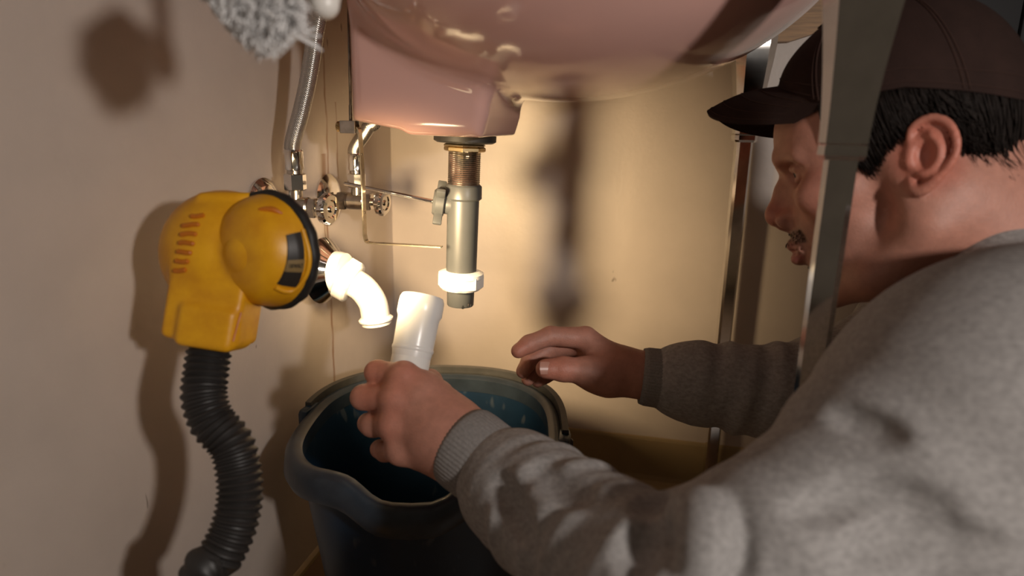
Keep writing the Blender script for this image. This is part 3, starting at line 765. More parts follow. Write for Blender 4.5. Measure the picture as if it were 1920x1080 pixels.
# ================================================================== frayed white duster hanging from a hook
def duster():
    dep = 0.345; A = lambda px, py, d=dep: P(px, py, d)
    hk = V(0, A(560, 0)[1], 0.735)
    t0 = root('wall_hook', hk, 'white plastic hook arm on the wall above the work light', 'hook')
    k0 = A(605, -30, 0.36)
    mk('arm', sweep(smoothpath([hk+V(0.004, 0, 0.0), hk+V(0.12, 0, 0.005), V(k0[0]-0.01, k0[1], 0.725), k0+V(0, 0, 0.035), k0+V(0, 0, 0.012)], 30), 0.006, 14), 'white_plastic', t0)
    mk('plate', lathe(hk+V(0.0005, 0, 0), (1, 0, 0), [(0.02, 0), (0.02, 0.004), (0.016, 0.006)], 28), 'white_plastic', t0)
    ops = chain([A(600, -60, 0.36), A(607, -20, 0.36), A(609, 8, 0.36)], [0.007, 0.0085, 0.0078], 0.004)
    mk('knob', sdf_mesh(ops, 0.001, A(605, -20, 0.36)-0.035, A(605, -20, 0.36)+0.04, relax=2), 'white_plastic', t0)
    t = root('duster', A(490, 110), 'fluffy white frayed duster hanging beside a white hook', 'duster')
    sp = smoothpath([A(566, -90), A(562, -40), A(558, 10), A(556, 40), A(551, 72)], 20)
    mk('strap', sweep(sp, 0.0048, sect=np.array([(-.8, -.35), (.8, -.35), (1, 0), (.8, .35), (-.8, .35), (-1, 0)]), hint=tuple(RGT)), 'white_plastic', t)
    strands = []
    outline = [(392, -60, 0), (400, 0, 22), (420, 15, 45), (440, 30, 70), (465, 60, 100), (490, 70, 122), (515, 70, 122), (535, 40, 95), (552, 20, 80), (566, -10, 62)]
    ox = np.array([o_[0] for o_ in outline]); oy = np.array([o_[2] for o_ in outline])
    for k in range(4200):
        px = rng.uniform(392, 568); bottom = np.interp(px, ox, oy)
        y0 = rng.uniform(-90, bottom*0.75); ln = rng.uniform(12, 34)
        d0 = dep+rng.normal(0, 0.011); a = rng.uniform(-1, 1)*0.9
        p = [A(px, y0, d0)]; cx, cy = px, y0
        for s in range(4):
            a += rng.normal(0, 0.5); cx += math.sin(a)*ln/4*0.8; cy += abs(math.cos(a))*ln/4; cy = min(cy, np.interp(cx, ox, oy)+rng.uniform(-3, 4))
            p.append(A(cx, cy, d0+rng.normal(0, 0.0012)))
        strands.append(sweep(np.array(p), [0.0004, 0.0005, 0.0005, 0.0004, 0.0002], 4))
    o = mk('fibre_tuft', strands, 'rag', t, angle=0); o['kind'] = 'stuff'
    ops = [ell(A(485, -40), (0.020, 0.012, 0.024), 0.01, np.column_stack([RGT, fwd, UPV])), ell(A(500, 20), (0.012, 0.008, 0.020), 0.01, np.column_stack([RGT, fwd, UPV]))]
    mk('core', sdf_mesh(ops, 0.0018, A(490, 0)-0.05, A(490, 0)+0.05), 'rag', t)
    for pts in ([(556, 58), (575, 66), (600, 68)], [(556, 62), (580, 58), (592, 52)], [(558, 70), (580, 82), (604, 95)], [(556, 66), (578, 76), (598, 88)]):
        mk('frayed_thread', sweep(smoothpath([A(*p) for p in pts], 8), 0.0007, 6), 'rag', t)
duster()

# ================================================================== the man
HPOS = V(0.627, -0.419, 0.551)
def head_rot(y, p, r):
    y, p, r = map(math.radians, (y, p, r)); base = np.array([[-1, 0, 0], [0, -1, 0], [0, 0, 1.0]])
    Rz = np.array([[math.cos(y), -math.sin(y), 0], [math.sin(y), math.cos(y), 0], [0, 0, 1]])
    Ry = np.array([[math.cos(p), 0, math.sin(p)], [0, 1, 0], [-math.sin(p), 0, math.cos(p)]])
    Rx = np.array([[1, 0, 0], [0, math.cos(r), -math.sin(r)], [0, math.sin(r), math.cos(r)]])
    return base@Rz@Ry@Rx
HR = head_rot(-17.9, 20.5, 7.7)
def H(x, y, z): return HPOS+HR@(np.array([x, y, z], float)*0.001)
def Hm(A): return HPOS+(np.asarray(A, float)*0.001)@HR.T
def toH(W): return ((W-HPOS)@HR)*1000.0

# joints of the arms (shoulder, elbow, wrist)
N_WR, N_EL, N_SH = P(866, 834, 0.558), P(1300, 1165, 0.368), P(1850, 790, 0.385)
F_WR, F_EL, F_SH = P(1200, 704, 0.655), P(1640, 760, 0.625), P(1790, 625, 0.70)
NECK = V(0.770, -0.425, 0.455)
CHEST = V(0.93, -0.42, 0.36)

def ear_pts(pts, s):
    a = math.radians(15); c, sn = math.cos(a), math.sin(a); out = []
    for x, y, z in pts:
        dx, dz = (x+14)*0.74, (z-2)*0.74; y = 73+(y-74)*0.85
        out.append(H(-8+dx*c-dz*sn, s*y, 1+dx*sn+dz*c))
    return out
def head_ops():
    mm = 0.001; E = lambda c, r, k, sub=False: ell(H(*c), np.array(r)*mm, k*mm, HR, sub)
    K = lambda a, b, ra, rb, k, sub=False: cap(H(*a), H(*b), ra*mm, rb*mm, k*mm, sub)
    CH = lambda pts, rs, k, sub=False: [K(pts[i], pts[i+1], rs[i], rs[i+1], k, sub) for i in range(len(pts)-1)]
    o = [E((9, 0, 45), (88, 75, 84), 10), E((58, 0, 42), (42, 60, 46), 14)]
    o += [E((52, 0, -15), (44, 56, 60), 16), E((74, 0, -34), (31, 34, 33), 14)]
    o += [E((44, 0, -56), (48, 46, 34), 16)]
    for s in (1, -1):
        o += CH([(78, 47*s, 31), (93, 24*s, 36), (96, 0, 35)], [6, 7, 6.5], 9)
        o += [E((62, 49*s, -4), (27, 16, 17), 14)]
        o += CH([(8, 60*s, 0), (4, 55*s, -48), (46, 42*s, -80), (80, 15*s, -86)], [13, 15, 13, 12], 16)
    o += [E((85, 0, -82), (14.5, 20, 14), 10)]
    # neck reaches down into the collar
    o += [cap(H(-22, 0, -30), NECK, 0.056, 0.062, 0.022), cap(H(10, 0, -70), NECK+V(-0.02, 0, -0.05), 0.040, 0.05, 0.03)]
    for s in (1, -1): o += [cap(H(-16, 48*s, -28), NECK+V(-0.03, -0.030*s, -0.035), 0.014, 0.016, 0.03)]
    # eye sockets, then the flesh behind the lids
    for s in (1, -1):
        o += [E((90, 34*s, 19), (15, 17, 10), 9, True), E((75, 33*s, 19.5), (11.6, 11.6, 11.6), 3)]
    # nose
    o += CH([(94, 0, 24), (103, 0, 12), (114, 0, -5)], [6, 6.5, 8.5], 8)
    o += CH([(88, 0, 24), (93, 0, 6), (97, 0, -12)], [9, 11, 13], 9)
    o += [E((113.5, 0, -9.5), (10, 10, 9), 5)]
    for s in (1, -1): o += [E((103, 12.5*s, -15.5), (10.5, 6.5, 8), 5)]
    o += [K((111, 0, -19), (101, 0, -24), 4.2, 5, 4)]
    for s in (1, -1): o += [E((106.5, 7.0*s, -23.5), (5.2, 2.8, 3.4), 2, True)]
    # mouth
    for s in (1, -1):
        o += CH([(97, 23*s, -42.5), (105, 9*s, -37.5), (106.5, 0, -38)], [2.6, 4.4, 4.6], 4)
        o += CH([(96.5, 21*s, -45), (103.5, 9*s, -50.5), (104.5, 0, -51)], [2.6, 5.2, 5.6], 4)
        o += CH([(95, 26*s, -43.5), (105, 12*s, -44), (112, 0, -44.2)], [1.0, 1.7, 2.2], 1.6, True)
        o += [K((109, 13*s, -63), (111, 0, -64), 5, 5.5, 8, True)]
        o += CH([(103, 19*s, -18), (96, 29*s, -34), (87, 35*s, -52)], [1.5, 2.6, 1.5], 7, True)
        # lids
        o += CH([(78, 20*s, 20), (85.6, 27*s, 23.4), (86.8, 34*s, 23.6), (82.6, 42*s, 21.6), (76.5, 47*s, 18)], [2, 2.6, 2.8, 2.6, 2], 2.5)
        o += CH([(78, 20*s, 18.5), (84.6, 28*s, 13.5), (84.8, 35*s, 13), (81, 42*s, 15), (76.5, 47*s, 17.5)], [2, 2.3, 2.4, 2.3, 2], 2.5)
        o += CH([(82, 23*s, 7), (82, 34*s, 3), (76, 45*s, 7)], [1.5, 2.2, 1.5], 6, True)
        # ear
        ep = lambda pts: ear_pts(pts, s)
        plate = ep([(-15, 78.5, 4)])[0]
        a = math.radians(15); flare = math.radians(20)*s
        Rt = np.array([[math.cos(a), 0, -math.sin(a)], [0, 1, 0], [math.sin(a), 0, math.cos(a)]])
        Rf = np.array([[math.cos(flare), math.sin(flare), 0], [-math.sin(flare), math.cos(flare), 0], [0, 0, 1]])
        o += [ell(plate, V(13, 3.6, 21.5)*mm, 0.004, HR@Rt@Rf), ell(ep([(-6, 73, 2)])[0], V(10, 7, 14)*mm, 0.006, HR@Rt)]
        hx = ep([(-1, 76, 3), (3.5, 77, 17), (0, 79, 29), (-13, 82, 35.5), (-27, 86, 29), (-34.5, 88.5, 13), (-33.5, 88, -3), (-25, 84.5, -17), (-13, 80, -30), (-4, 76.5, -32), (1, 74, -22)])
        hr_ = np.interp(np.linspace(0, 10, 31), range(11), (1.6, 2.1, 2.6, 2.8, 2.8, 2.6, 2.5, 2.9, 4.0, 3.8, 2.6))
        o += chain(list(smoothpath(hx, 31)), list(hr_*mm), 0.0018)
        o += chain(list(smoothpath(ep([(-8, 81, 24), (-19, 84.5, 14), (-22.5, 85.5, 0), (-15, 82, -14), (-7, 79, -17)]), 12)), 0.0022, 0.0025)
        o += [ell(ep([(-8, 84, 1)])[0], V(7.2, 7.0, 9.5)*mm, 0.003, HR@Rt, True), ell(ep([(-5, 84.5, 22)])[0], V(4.5, 3.6, 3.8)*mm, 0.003, HR@Rt, True)]
        o += [cap(*ep([(2.5, 76.5, -6), (2.5, 77, 3)]), 0.0034, 0.0030, 0.0025)]
        o += chain(ep([(-28, 91, 22), (-28.5, 91.5, 2), (-21, 88, -15)]), [0.0010, 0.0012, 0.0008], 0.0025, True)
    return o

def finger(pts, rs, k=0.0045):
    return chain(pts, rs, k)
def hand_near():
    # left hand wrapped round the white tube, back of the hand towards the viewer
    o = []; m = {'i': P(757, 706, 0.575), 'm': P(742, 748, 0.568), 'r': P(738, 796, 0.566), 'l': P(752, 842, 0.567)}
    wr = P(846, 822, 0.560)
    for k, rr in (('i', 0.0125), ('m', 0.0125), ('r', 0.0120), ('l', 0.0115)): o.append(cap(wr, m[k], 0.0175, rr, 0.014))
    o += [cap(P(800, 745, 0.572), P(862, 808, 0.566), 0.0155, 0.019, 0.016), cap(P(790, 850, 0.570), P(858, 856, 0.563), 0.0130, 0.019, 0.014)]
    o += [cap(P(846, 822, 0.560), P(905, 868, 0.545), 0.0250, 0.0270, 0.02), cap(P(830, 815, 0.565), P(870, 842, 0.556), 0.024, 0.026, 0.018)]
    o += [cap(P(800, 730, 0.580), P(850, 790, 0.572), 0.013, 0.017, 0.014)]
    F = {'i': [m['i'], P(706, 698, 0.590), P(708, 694, 0.620), P(738, 694, 0.640)],
         'm': [m['m'], P(681, 745, 0.583), P(684, 742, 0.616), P(722, 738, 0.638)],
         'r': [m['r'], P(698, 797, 0.580), P(690, 794, 0.612), P(722, 788, 0.634)],
         'l': [m['l'], P(722, 846, 0.582), P(712, 842, 0.608), P(735, 834, 0.626)]}
    R = {'i': (0.0115, 0.0100, 0.0090, 0.0078), 'm': (0.0118, 0.0105, 0.0094, 0.0080), 'r': (0.0112, 0.0098, 0.0088, 0.0076), 'l': (0.0105, 0.0086, 0.0078, 0.0068)}
    for k in F: o += finger(F[k], R[k])
    for k in ('i', 'm', 'r', 'l'): q = m[k]; o.append(ell(q-fwd*0.004, (0.0112, 0.0112, 0.0112), 0.008))
    # thumb round the far side of the tube
    o += finger([P(838, 790, 0.576), P(822, 742, 0.603), P(805, 716, 0.630), P(782, 706, 0.648)], (0.016, 0.0125, 0.0108, 0.0085), 0.008)
    # tendons on the back of the hand
    for k, e in (('i', (828, 800)), ('m', (832, 812)), ('r', (834, 826))):
        a, b = m[k]-fwd*0.0075, P(e[0], e[1], 0.5445); o.append(cap(a, b, 0.0030, 0.0022, 0.007))
    return o
FT = {}
def hand_far():
    # right hand held open, thumb towards the viewer
    o = []; wr = P(1172, 696, 0.658)
    m = {'i': P(1098, 634, 0.668), 'm': P(1090, 646, 0.684), 'r': P(1088, 664, 0.698), 'l': P(1092, 686, 0.708)}
    for k, rr in (('i', 0.0118), ('m', 0.0118), ('r', 0.0112), ('l', 0.0105)): o.append(cap(wr, m[k], 0.0165, rr, 0.010))
    o += [cap(P(1150, 692, 0.660), P(1228, 708, 0.652), 0.0195, 0.0195, 0.012), cap(P(1165, 697, 0.657), P(1205, 704, 0.655), 0.020, 0.0195, 0.012)]
    F = {'i': [m['i'], P(1032, 630, 0.664), P(992, 645, 0.657), P(972, 658, 0.652)],
         'm': [m['m'], P(1028, 654, 0.688), P(994, 676, 0.680), P(981, 696, 0.671)],
         'r': [m['r'], P(1036, 672, 0.706), P(1003, 692, 0.697), P(990, 711, 0.687)],
         'l': [m['l'], P(1048, 694, 0.716), P(1022, 706, 0.708), P(1008, 716, 0.700)]}
    R = {'i': (0.0112, 0.0096, 0.0088, 0.0074), 'm': (0.0112, 0.0097, 0.0088, 0.0074), 'r': (0.0106, 0.0092, 0.0083, 0.0070), 'l': (0.0098, 0.0080, 0.0072, 0.0062)}
    for k in F: o += finger(F[k], R[k], 0.0035)
    th = [P(1142, 706, 0.652), P(1098, 696, 0.645), P(1056, 692, 0.640), P(1022, 692, 0.637)]
    o += finger(th, (0.0190, 0.0128, 0.0108, 0.0086), 0.008); o.append(ell(P(1126, 706, 0.652), (0.021, 0.017, 0.016), 0.012))
    o.append(ell(P(1028, 691, 0.6375), (0.0105, 0.0100, 0.0085), 0.004))
    FT['thumb'] = th
    return o
HAND_N, HAND_F = hand_near(), hand_far()

def skin_colour(v):
    """the man's own skin tones: ruddy ears, nose and knuckles, dark stubble, pink lips"""
    base = np.tile(V(0.46, 0.215, 0.155), (len(v), 1)); h = toH(v)
    def blend(c, col, r0, r1, amt, sc=(1, 1, 1)):
        d = np.sqrt((((h-np.array(c))/np.array(sc))**2).sum(1)); w = np.clip((r1-d)/(r1-r0), 0, 1)*amt
        base[:] = base*(1-w[:, None])+np.array(col)*w[:, None]
    near = np.linalg.norm(h, axis=1) < 200
    for s in (1, -1):
        blend((-9, 80*s, 2), (0.52, 0.17, 0.115), 20, 34, 0.8)
        blend((70, 48*s, -6), (0.48, 0.18, 0.125), 8, 34, 0.55)
    blend((114, 0, -8), (0.46, 0.15, 0.105), 8, 22, 0.7)
    ay = np.abs(h[:, 1]); ns = 0.5+0.5*np.sin(h[:, 0]*2.9+h[:, 2]*1.7)*np.sin(h[:, 1]*2.3-h[:, 2]*2.1)
    # stubble over moustache, chin and jaw
    jaw = np.clip((-22-h[:, 2]-0.28*(70-h[:, 0]))/14, 0, 1)*np.clip((h[:, 0]-10)/25, 0, 1)*np.clip((h[:, 2]+112)/14, 0, 1)*near
    mus = np.clip((-24-h[:, 2])/4, 0, 1)*np.clip((h[:, 2]+40)/5, 0, 1)*np.clip((32-ay)/6, 0, 1)*np.clip((h[:, 0]-78)/8, 0, 1)*near
    chn = np.clip((-56-h[:, 2])/6, 0, 1)*np.clip((26-ay)/8, 0, 1)*np.clip((h[:, 0]-74)/8, 0, 1)*near
    w = np.clip(0.32*jaw+0.80*mus+0.30*chn, 0, 0.85)*(0.6+0.4*ns)
    base[:] = base*(1-w[:, None])+V(0.10, 0.055, 0.040)*w[:, None]
    lip = np.clip((h[:, 0]-94)/4, 0, 1)*np.clip((24-ay)/5, 0, 1)*np.clip(1-np.abs(h[:, 2]+44.5)/10.5, 0, 1)*near
    w = np.clip(lip*2.2, 0, 0.85); base[:] = base*(1-w[:, None])+V(0.36, 0.115, 0.095)*w[:, None]
    hair = np.clip((h[:, 2]-30+0.15*h[:, 0])/10, 0, 1)*np.clip((38-h[:, 0])/10, 0, 1)*np.clip((74.5-ay)/4, 0, 1)*near
    w = hair*0.5; base[:] = base*(1-w[:, None])+V(0.06, 0.035, 0.025)*w[:, None]
    # ruddy knuckles
    for q in (P(742, 748, 0.56), P(757, 706, 0.565), P(738, 796, 0.56), P(700, 700, 0.58), P(690, 745, 0.57), P(1022, 692, 0.63), P(972, 658, 0.645), P(1056, 692, 0.632)):
        d = np.linalg.norm(v-q, axis=1); w = np.clip((0.020-d)/0.014, 0, 1)*0.55; base[:] = base*(1-w[:, None])+V(0.50, 0.175, 0.115)*w[:, None]
    return base

def person():
    t = root('person', (1.10, -0.42, 0.0), 'man in grey sweatshirt and brown cap reaching under the basin, facing the drain', 'person')
    ops = head_ops()+HAND_N+HAND_F
    ops += [cap(P(900, 862, 0.547), P(960, 905, 0.53), 0.024, 0.021, 0.01), cap(P(960, 905, 0.53), N_EL, 0.021, 0.026, 0.012), cap(N_EL, N_SH, 0.030, 0.036, 0.02), cap(P(1222, 707, 0.653), F_EL, 0.0195, 0.036, 0.012), cap(F_EL, F_SH, 0.036, 0.048, 0.02)]
    ops += [cap(N_SH+V(0.04, 0, 0), F_SH+V(0.05, 0, 0), 0.036, 0.04, 0.03), cap(NECK, CHEST, 0.06, 0.10, 0.03)]
    v, f = sdf_mesh(ops, 0.0016, (0.14, -0.78, 0.20), (1.06, -0.14, 0.72), relax=1)
    mk('body', (v, f), 'skin', t, col=skin_colour(v), angle=0)
    # eyes
    for s in (1, -1):
        c = H(75, 33*s, 19.5); e = mk('eye', ball(c, 0.0121, 16), 'eye_white', t)
        gz = nrm(HR@V(0.93, -0.04*s, -0.20)); mk('iris', lathe(c, gz, [(0.0061, 0.01050), (0.0056, 0.0114), (0.003, 0.01222), (0.0005, 0.0124)], 24), 'iris', e)
    # thumb nail of the open hand
    th = FT['thumb']; ax = nrm(th[3]-th[2]); out = nrm(-fwd-np.dot(-fwd, ax)*ax+UPV*0.25); sd = np.cross(out, ax); vv = []
    for i in range(9):
        for j in range(9):
            u, w = i/8*2-1, j/8*2-1
            rr = 0.0082; a = w*0.62*(1-0.22*max(0, -u)**2)
            q = th[3]+ax*(0.0010+u*0.0062*math.sqrt(max(0, 1-0.30*w*w)))+(math.cos(a)*out+math.sin(a)*sd)*(rr+0.0019); vv.append(q)
    vv = np.array(vv); lo = vv-out*0.0012; ff = [[i*9+j, i*9+j+1, (i+1)*9+j+1, (i+1)*9+j] for i in range(8) for j in range(8)]
    mk('thumb_nail', (np.vstack([vv, lo]), ff+[[81+k for k in q][::-1] for q in ff]), 'nail', t, angle=60)

    # ---------------- sweatshirt
    def rip(amp, n, ph, lo=0.0, hi=1.0):
        def fn(tt, an):
            w = np.clip((tt-lo)/0.12, 0, 1)*np.clip((hi-tt)/0.12, 0, 1)
            return -amp*w*(np.sin(2*math.pi*(n*tt+0.16*np.sin(an+ph)+0.07*np.sin(2*an+1.3*ph))+ph)*0.6+0.4*np.sin(2*math.pi*(n*1.7*tt-0.3*np.cos(an-ph))))
        return fn
    so = [cap(P(968, 915, 0.525), N_EL, 0.0465, 0.055, 0.02, rip=rip(0.0022, 5.0, 0.6)), cap(P(925, 880, 0.540), P(957, 905, 0.53), 0.033, 0.040, 0.006), cap(N_EL, N_SH, 0.056, 0.066, 0.03, rip=rip(0.0022, 3.2, 2.0)),
          cap(P(1290, 716, 0.650), F_EL, 0.0385, 0.056, 0.02, rip=rip(0.0026, 4.5, 1.2)), cap(P(1262, 712, 0.652), P(1300, 716, 0.65), 0.029, 0.038, 0.012), cap(F_EL, F_SH, 0.056, 0.075, 0.03, rip=rip(0.003, 3, 0.4)), cap(P(1560, 728, 0.645), P(1725, 645, 0.70), 0.050, 0.056, 0.03),
          cap(N_SH+V(0.06, 0.02, 0), F_SH+V(0.06, 0, 0), 0.072, 0.072, 0.05), cap(N_SH+V(0.02, 0.0, 0), P(1985, 600, 0.50), 0.066, 0.055, 0.08), cap(F_SH, NECK+V(0.05, 0.05, 0.0), 0.07, 0.06, 0.05),
          cap(N_SH+V(0.03, 0.03, -0.03), V(1.08, -0.50, 0.22), 0.085, 0.15, 0.09), cap(F_SH+V(0.04, 0, 0), V(1.08, -0.36, 0.24), 0.10, 0.15, 0.05), cap(NECK+V(0.08, 0, -0.03), V(1.1, -0.43, 0.32), 0.09, 0.15, 0.05), cap(V(1.1, -0.43, 0.30), V(1.27, -0.43, 0.33), 0.15, 0.14, 0.05)]
    so += chain([P(1835, 545, 0.480), P(1868, 490, 0.490), P(1905, 430, 0.505), P(1960, 370, 0.53)], [0.018, 0.022, 0.024, 0.026], 0.02)
    surf = list(so)
    def crease(pxs, r, sub, k, sink_=0.0):
        pts = [q+nrm(q-CAM)*(sink_ if not sub else -sink_) for q in trace(surf, pxs)]
        pts = list(smoothpath(pts, max(4, len(pxs)*2))); n = len(pts)
        rs = [r*(0.35+0.65*math.sin(math.pi*(i+0.5)/n)) for i in range(n)]
        return chain(pts, rs, k, sub)
    so += crease([(1352, 955), (1352, 1000), (1362, 1050), (1375, 1078)], 0.0075, True, 0.012, 0.002)
    so += crease([(1258, 1030), (1272, 985), (1296, 958)], 0.0050, True, 0.018, 0.001)
    so += crease([(1215, 945), (1225, 925), (1240, 915)], 0.0045, True, 0.016, 0.001)
    so += crease([(1290, 945), (1320, 965), (1325, 1010), (1318, 1060)], 0.007, False, 0.016, 0.004)
    so += crease([(1180, 1075), (1190, 1020), (1215, 975)], 0.0055, True, 0.014, 0.001)
    so += crease([(930, 900), (955, 950), (985, 1010)], 0.005, True, 0.016, 0.001)
    so += crease([(1010, 880), (1060, 915), (1100, 930)], 0.004, True, 0.014, 0.001)
    so += crease([(1565, 775), (1620, 795), (1680, 815)], 0.0035, True, 0.010, 0.0)
    so += crease([(1500, 960), (1620, 930), (1760, 950)], 0.004, True, 0.012, 0.0)
    so += crease([(1600, 1040), (1700, 1010), (1850, 1020)], 0.004, True, 0.012, 0.0)
    v, f = sdf_mesh(so, 0.0026, (0.20, -0.86, 0.04), (1.46, -0.10, 0.64), relax=2)
    sw = mk('sweatshirt', (v, f), 'fleece', t, angle=0, label='heather grey sweatshirt')
    def cuff(a, b, r, r2):
        ax = b-a; L = np.linalg.norm(ax)
        pr = [(r*0.90, 0.010), (r*0.93, 0.0), (r, -0.001), (r*1.05, 0.004), (r*1.06, L*0.35), (r2, L*0.75), (r2*0.97, L)]
        return lathe(a, ax, pr, 240, cap=(False, False), mod=lambda th, z: 1+0.010*np.cos(60*th)*(1 if 0.001 < z else 0.4))
    mk('cuff', cuff(P(866, 834, 0.558), P(925, 879, 0.540), 0.0335, 0.0350), 'rib_knit', sw, angle=0)
    mk('cuff', cuff(P(1204, 705, 0.655), P(1285, 716, 0.650), 0.0270, 0.0335), 'rib_knit', sw, angle=0)
    # ribbed collar round the neck
    nd = nrm(H(-22, 0, -30)-NECK); M = frame(nd, (0, 1, 0)); cp = []
    for a in np.arange(72)*2*math.pi/72: cp.append(NECK+nd*(0.016+0.010*math.cos(a))+0.074*(math.cos(a)*M[:, 0]+math.sin(a)*M[:, 1]))
    sec = np.array([(-.006, -.016), (.006, -.018), (.009, 0), (.004, .017), (-.003, .017), (-.005, 0)])
    mk('collar', sweep(np.array(cp), 1.0, sect=sec, closed=True, hint=tuple(nd)), 'rib_knit', sw, angle=0)

    # ---------------- trousers and shoes, kneeling on the floor
    tr = [cap(V(1.33, -0.35, 0.33), V(1.33, -0.51, 0.33), 0.13, 0.13, 0.04)]
    for s in (1, -1):
        y = -0.43+s*0.10; tr += [cap(V(1.34, y, 0.30), V(1.10, y, 0.085), 0.095, 0.072, 0.04), cap(V(1.10, y, 0.085), V(1.50, y, 0.075), 0.070, 0.052, 0.03)]
    mk('trousers', sdf_mesh(tr, 0.005, (0.95, -0.75, 0.0), (1.62, -0.10, 0.52)), 'denim', t, angle=0)
    for s in (1, -1):
        y = -0.43+s*0.10; sh = [cap(V(1.52, y, 0.062), V(1.60, y, 0.10), 0.042, 0.046, 0.02), cap(V(1.58, y, 0.05), V(1.585, y, 0.19), 0.046, 0.036, 0.02)]
        mk('shoe', sdf_mesh(sh, 0.004, (1.44, y-0.07, 0.0), (1.70, y+0.07, 0.26)), 'shoe', t, angle=0)
    # ---------------- hair
    rimz = lambda x: float(np.interp(x, [-85, -62, -4, 30, 52, 80, 100], [17, 25, 49, 55, 60, 80, 96]))
    def skull(th, z, off):
        s = math.sqrt(max(0.62, 1-((z-45)/85)**2)); return (9+(88*s+off)*math.cos(th), (75*s+off)*math.sin(th), z)
    def hairline(thd):  # lowest hair (local z) against the angle from the forehead, degrees
        return np.interp(thd, [58, 65, 71, 78, 85, 93, 101, 108, 116, 125, 140, 180], [44, 14, 0, 4, 14, 22, 20, 8, -10, -20, -27, -30])
    strands = []; vs = []; n = 60
    for s in (1, -1):
        g = []
        for thd in np.linspace(60, 180, n):
            th = math.radians(thd); x = skull(th, 45, 0)[0]; zt = rimz(x)+14; zb = hairline(thd)+4
            for q in np.linspace(0, 1, 10):
                z = zt+(min(zb, zt-1)-zt)*q; p = skull(th, z, 2.6*(1-0.6*q)); g.append((p[0], p[1]*s, p[2]))
        vs.append((Hm(g), [[i*10+j, i*10+j+1, (i+1)*10+j+1, (i+1)*10+j] for i in range(n-1) for j in range(9)]))
    for k in range(2600):
        s = 1 if rng.random() < 0.72 else -1; thd = rng.uniform(61, 179); th = math.radians(thd)
        x = skull(th, 45, 0)[0]; zt = rimz(x)+rng.uniform(2, 14); zb = hairline(thd)+rng.normal(0, 3.5); 
        if zb > zt-4: continue
        if rng.random() < 0.5: zt = zb+(zt-zb)*rng.uniform(0.35, 1)
        sw_ = rng.normal(6, 5)*(1 if thd > 100 else 0.4); pts = []; o0 = rng.uniform(2.5, 5.5); curl = rng.normal(0, 3)*(thd > 105)
        for q in np.linspace(0, 1, 6):
            p = skull(math.radians(thd+sw_*q*q), zt+(zb-zt)*q, o0+curl*q*q*1.3+(3.0 if thd > 105 else 0)*q*(1-q)*2); pts.append((p[0]-(5*q*q if thd > 100 else 0), p[1]*s, p[2]))
        strands.append(sweep(Hm(pts), [0.0005, 0.0006, 0.0006, 0.0005, 0.0004, 0.0001], 3))
    hr = mk('hair', vs+strands, 'hair', t, angle=0); hr['kind'] = 'stuff'
    st = []
    for s in (1, -1):
        for k in range(70):
            q = rng.random(); p = V(96-18*q*q-2*q, s*(10+38*q), 40-5*q*q+rng.normal(0, 1.6)); d = V(-2, s*5, 2.2-4*q)+rng.normal(0, 0.8, 3)
            p[0] += 4.2-q*1.5; st.append(sweep(Hm([p, p+d*0.55+V(0.8, 0, 0), p+d]), [0.00028, 0.00026, 0.0001], 3))
    mk('eyebrows', st, 'hair', t, angle=0)['kind'] = 'stuff'
    st = []; hops = [q for q in ops[:60]]
    for k in range(900):
        y = rng.uniform(-26, 26); z = rng.uniform(-37, -26) if k < 640 else rng.uniform(-70, -58)
        if k >= 640: y *= 0.7
        # find the skin in front of this point
        xs = np.linspace(70, 125, 56); D = ev(head_cache, Hm(np.column_stack([xs, np.full(56, y), np.full(56, z)])))
        ins = np.where(D < 0)[0]
        if not len(ins): continue
        x = xs[ins[-1]]; p = V(x, y, z); d = V(0.9, 0.07*y, -2.2)+rng.normal(0, 0.4, 3)
        st.append(sweep(Hm([p-V(0.5, 0, 0), p+d*0.5, p+d]), [0.00015, 0.00014, 0.00006], 3))
    mk('moustache', st, 'hair', t, angle=0)['kind'] = 'stuff'

    # ---------------- baseball cap
    cx, cz = 8, 45; ra, rb, rc_ = 93, 83, 95
    def crown(th, w, off=0.0):
        """w 0 at the rim, 1 at the top"""
        x0 = cx+ra*math.cos(th); zr = rimz(x0)+2
        ph0 = math.asin(max(-0.9, min(0.9, (zr-cz)/rc_))); ph = ph0+(math.pi/2-ph0)*w
        sq = math.cos(ph)**0.86; 
        fr = 1+0.03*max(0, math.cos(th))*math.sin(min(1, w*2)*math.pi)
        return (cx+(ra*fr+off)*math.cos(th)*sq, (rb+off)*math.sin(th)*sq, cz+(rc_+off)*math.sin(ph))
    n = 96; mrows = 26; g = []
    for i in range(n):
        for j in range(mrows+1): g.append(crown(2*math.pi*i/n, min(0.995, j/mrows)))
    m1 = mrows+1; ff = [[i*m1+j, ((i+1) % n)*m1+j, ((i+1) % n)*m1+j+1, i*m1+j+1] for i in range(n) for j in range(mrows)]
    gi = [crown(2*math.pi*i/n, 0.0, -2.5) for i in range(n)]; gi2 = [crown(2*math.pi*i/n, 0.25, -2.5) for i in range(n)]
    N0 = len(g); ff += [[i*m1, N0+i, N0+(i+1) % n, ((i+1) % n)*m1] for i in range(n)]+[[N0+i, N0+n+i, N0+n+(i+1) % n, N0+(i+1) % n] for i in range(n)]
    bc = mk('cap', (Hm(g+gi+gi2), ff), 'cap_cloth', t, angle=60, label='brown cloth baseball cap')
    for k in range(6):
        th = math.radians(0+60*k)
        for dth in (-0.022, 0.022): mk('seam', sweep(Hm([crown(th+dth*(1-0.8*w), w, 0.4) for w in np.linspace(0.01, 0.97, 24)]), 0.00055, 5), 'cap_stitch', bc)
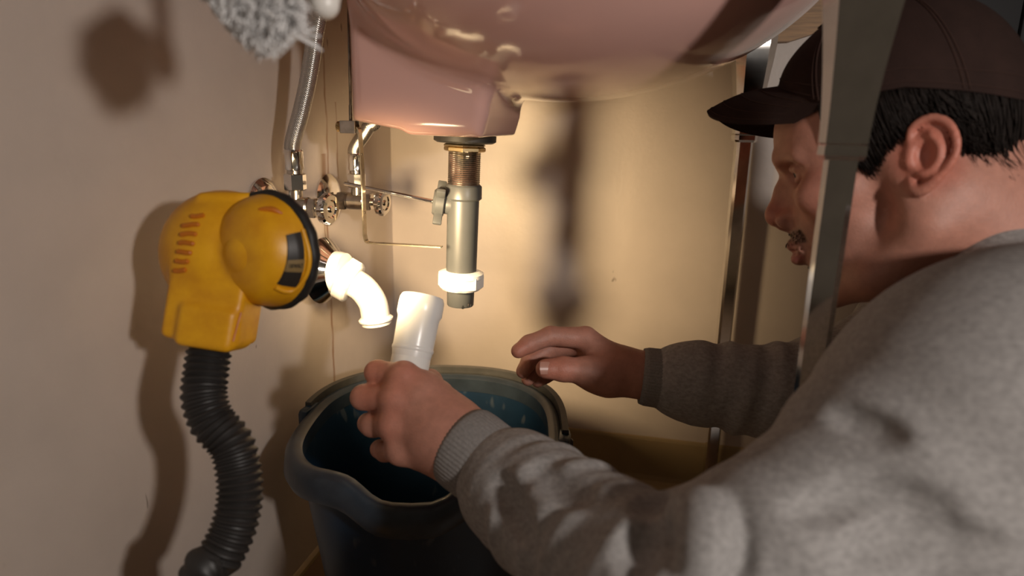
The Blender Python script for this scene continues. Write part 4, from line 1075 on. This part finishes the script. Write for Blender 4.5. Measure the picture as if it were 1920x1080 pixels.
    for w in (0.03, 0.10): mk('hem_stitch', sweep(Hm([crown(2*math.pi*i/n, w, 0.35) for i in range(n)]), 0.0004, 4, closed=True), 'cap_stitch', bc)
    for k in range(6):
        th = math.radians(30+60*k); p = Hm([crown(th, 0.66, 0.3)])[0]; q = Hm([crown(th, 0.66, 3)])[0]
        mk('eyelet', lathe(p, q-p, [(0.0016, 0), (0.0034, 0.0002), (0.0036, 0.0010), (0.0018, 0.0012)], 18, closed=True), 'cap_stitch', bc)
    mk('button', lathe(H(cx, 0, cz+rc_-1.5), HR[:, 2], [(0.007, 0), (0.006, 0.003), (0.002, 0.0045)], 20), 'cap_cloth', bc)
    top, bot = [], []; nu, nv = 40, 16
    for i in range(nu+1):
        u = i/nu*2-1; th = math.radians(62)*u; r0 = np.array(crown(th, 0.02))
        e = np.array([150-88*abs(u)**3, 62*u, 104-50*abs(u)**1.6]); e = e if abs(u) < 0.97 else r0*0.6+e*0.4
        for j in range(nv+1):
            w = j/nv; p = r0+(e-r0)*w+V(0, 0, 5*math.sin(w*math.pi)*(1-abs(u)**2)); p[0] -= 2*(1-w)
            top.append(tuple(p)); bot.append((p[0]-0.4*w, p[1]*0.997, p[2]-2.8))
    q = lambda i, j: i*(nv+1)+j; N0 = len(top)
    ft = [[q(i, j), q(i, j+1), q(i+1, j+1), q(i+1, j)] for i in range(nu) for j in range(nv)]
    fe = [[q(i, nv), N0+q(i, nv), N0+q(i+1, nv), q(i+1, nv)] for i in range(nu)]+[[q(0, j+1), q(0, j), N0+q(0, j), N0+q(0, j+1)] for j in range(nv)]+[[q(nu, j), q(nu, j+1), N0+q(nu, j+1), N0+q(nu, j)] for j in range(nv)]
    br = mk('brim', (Hm(top+bot), ft+fe+[[N0+k for k in a][::-1] for a in ft]), 'cap_cloth', bc, angle=50)
    for w in (0.25, 0.5, 0.75, 0.93):
        mk('brim_stitch', sweep(Hm([np.array(top[q(i, int(round(w*nv)))])+V(0, 0, 0.2) for i in range(2, nu-1)]), 0.0004, 4), 'cap_stitch', bc)
head_cache = head_ops()
person()
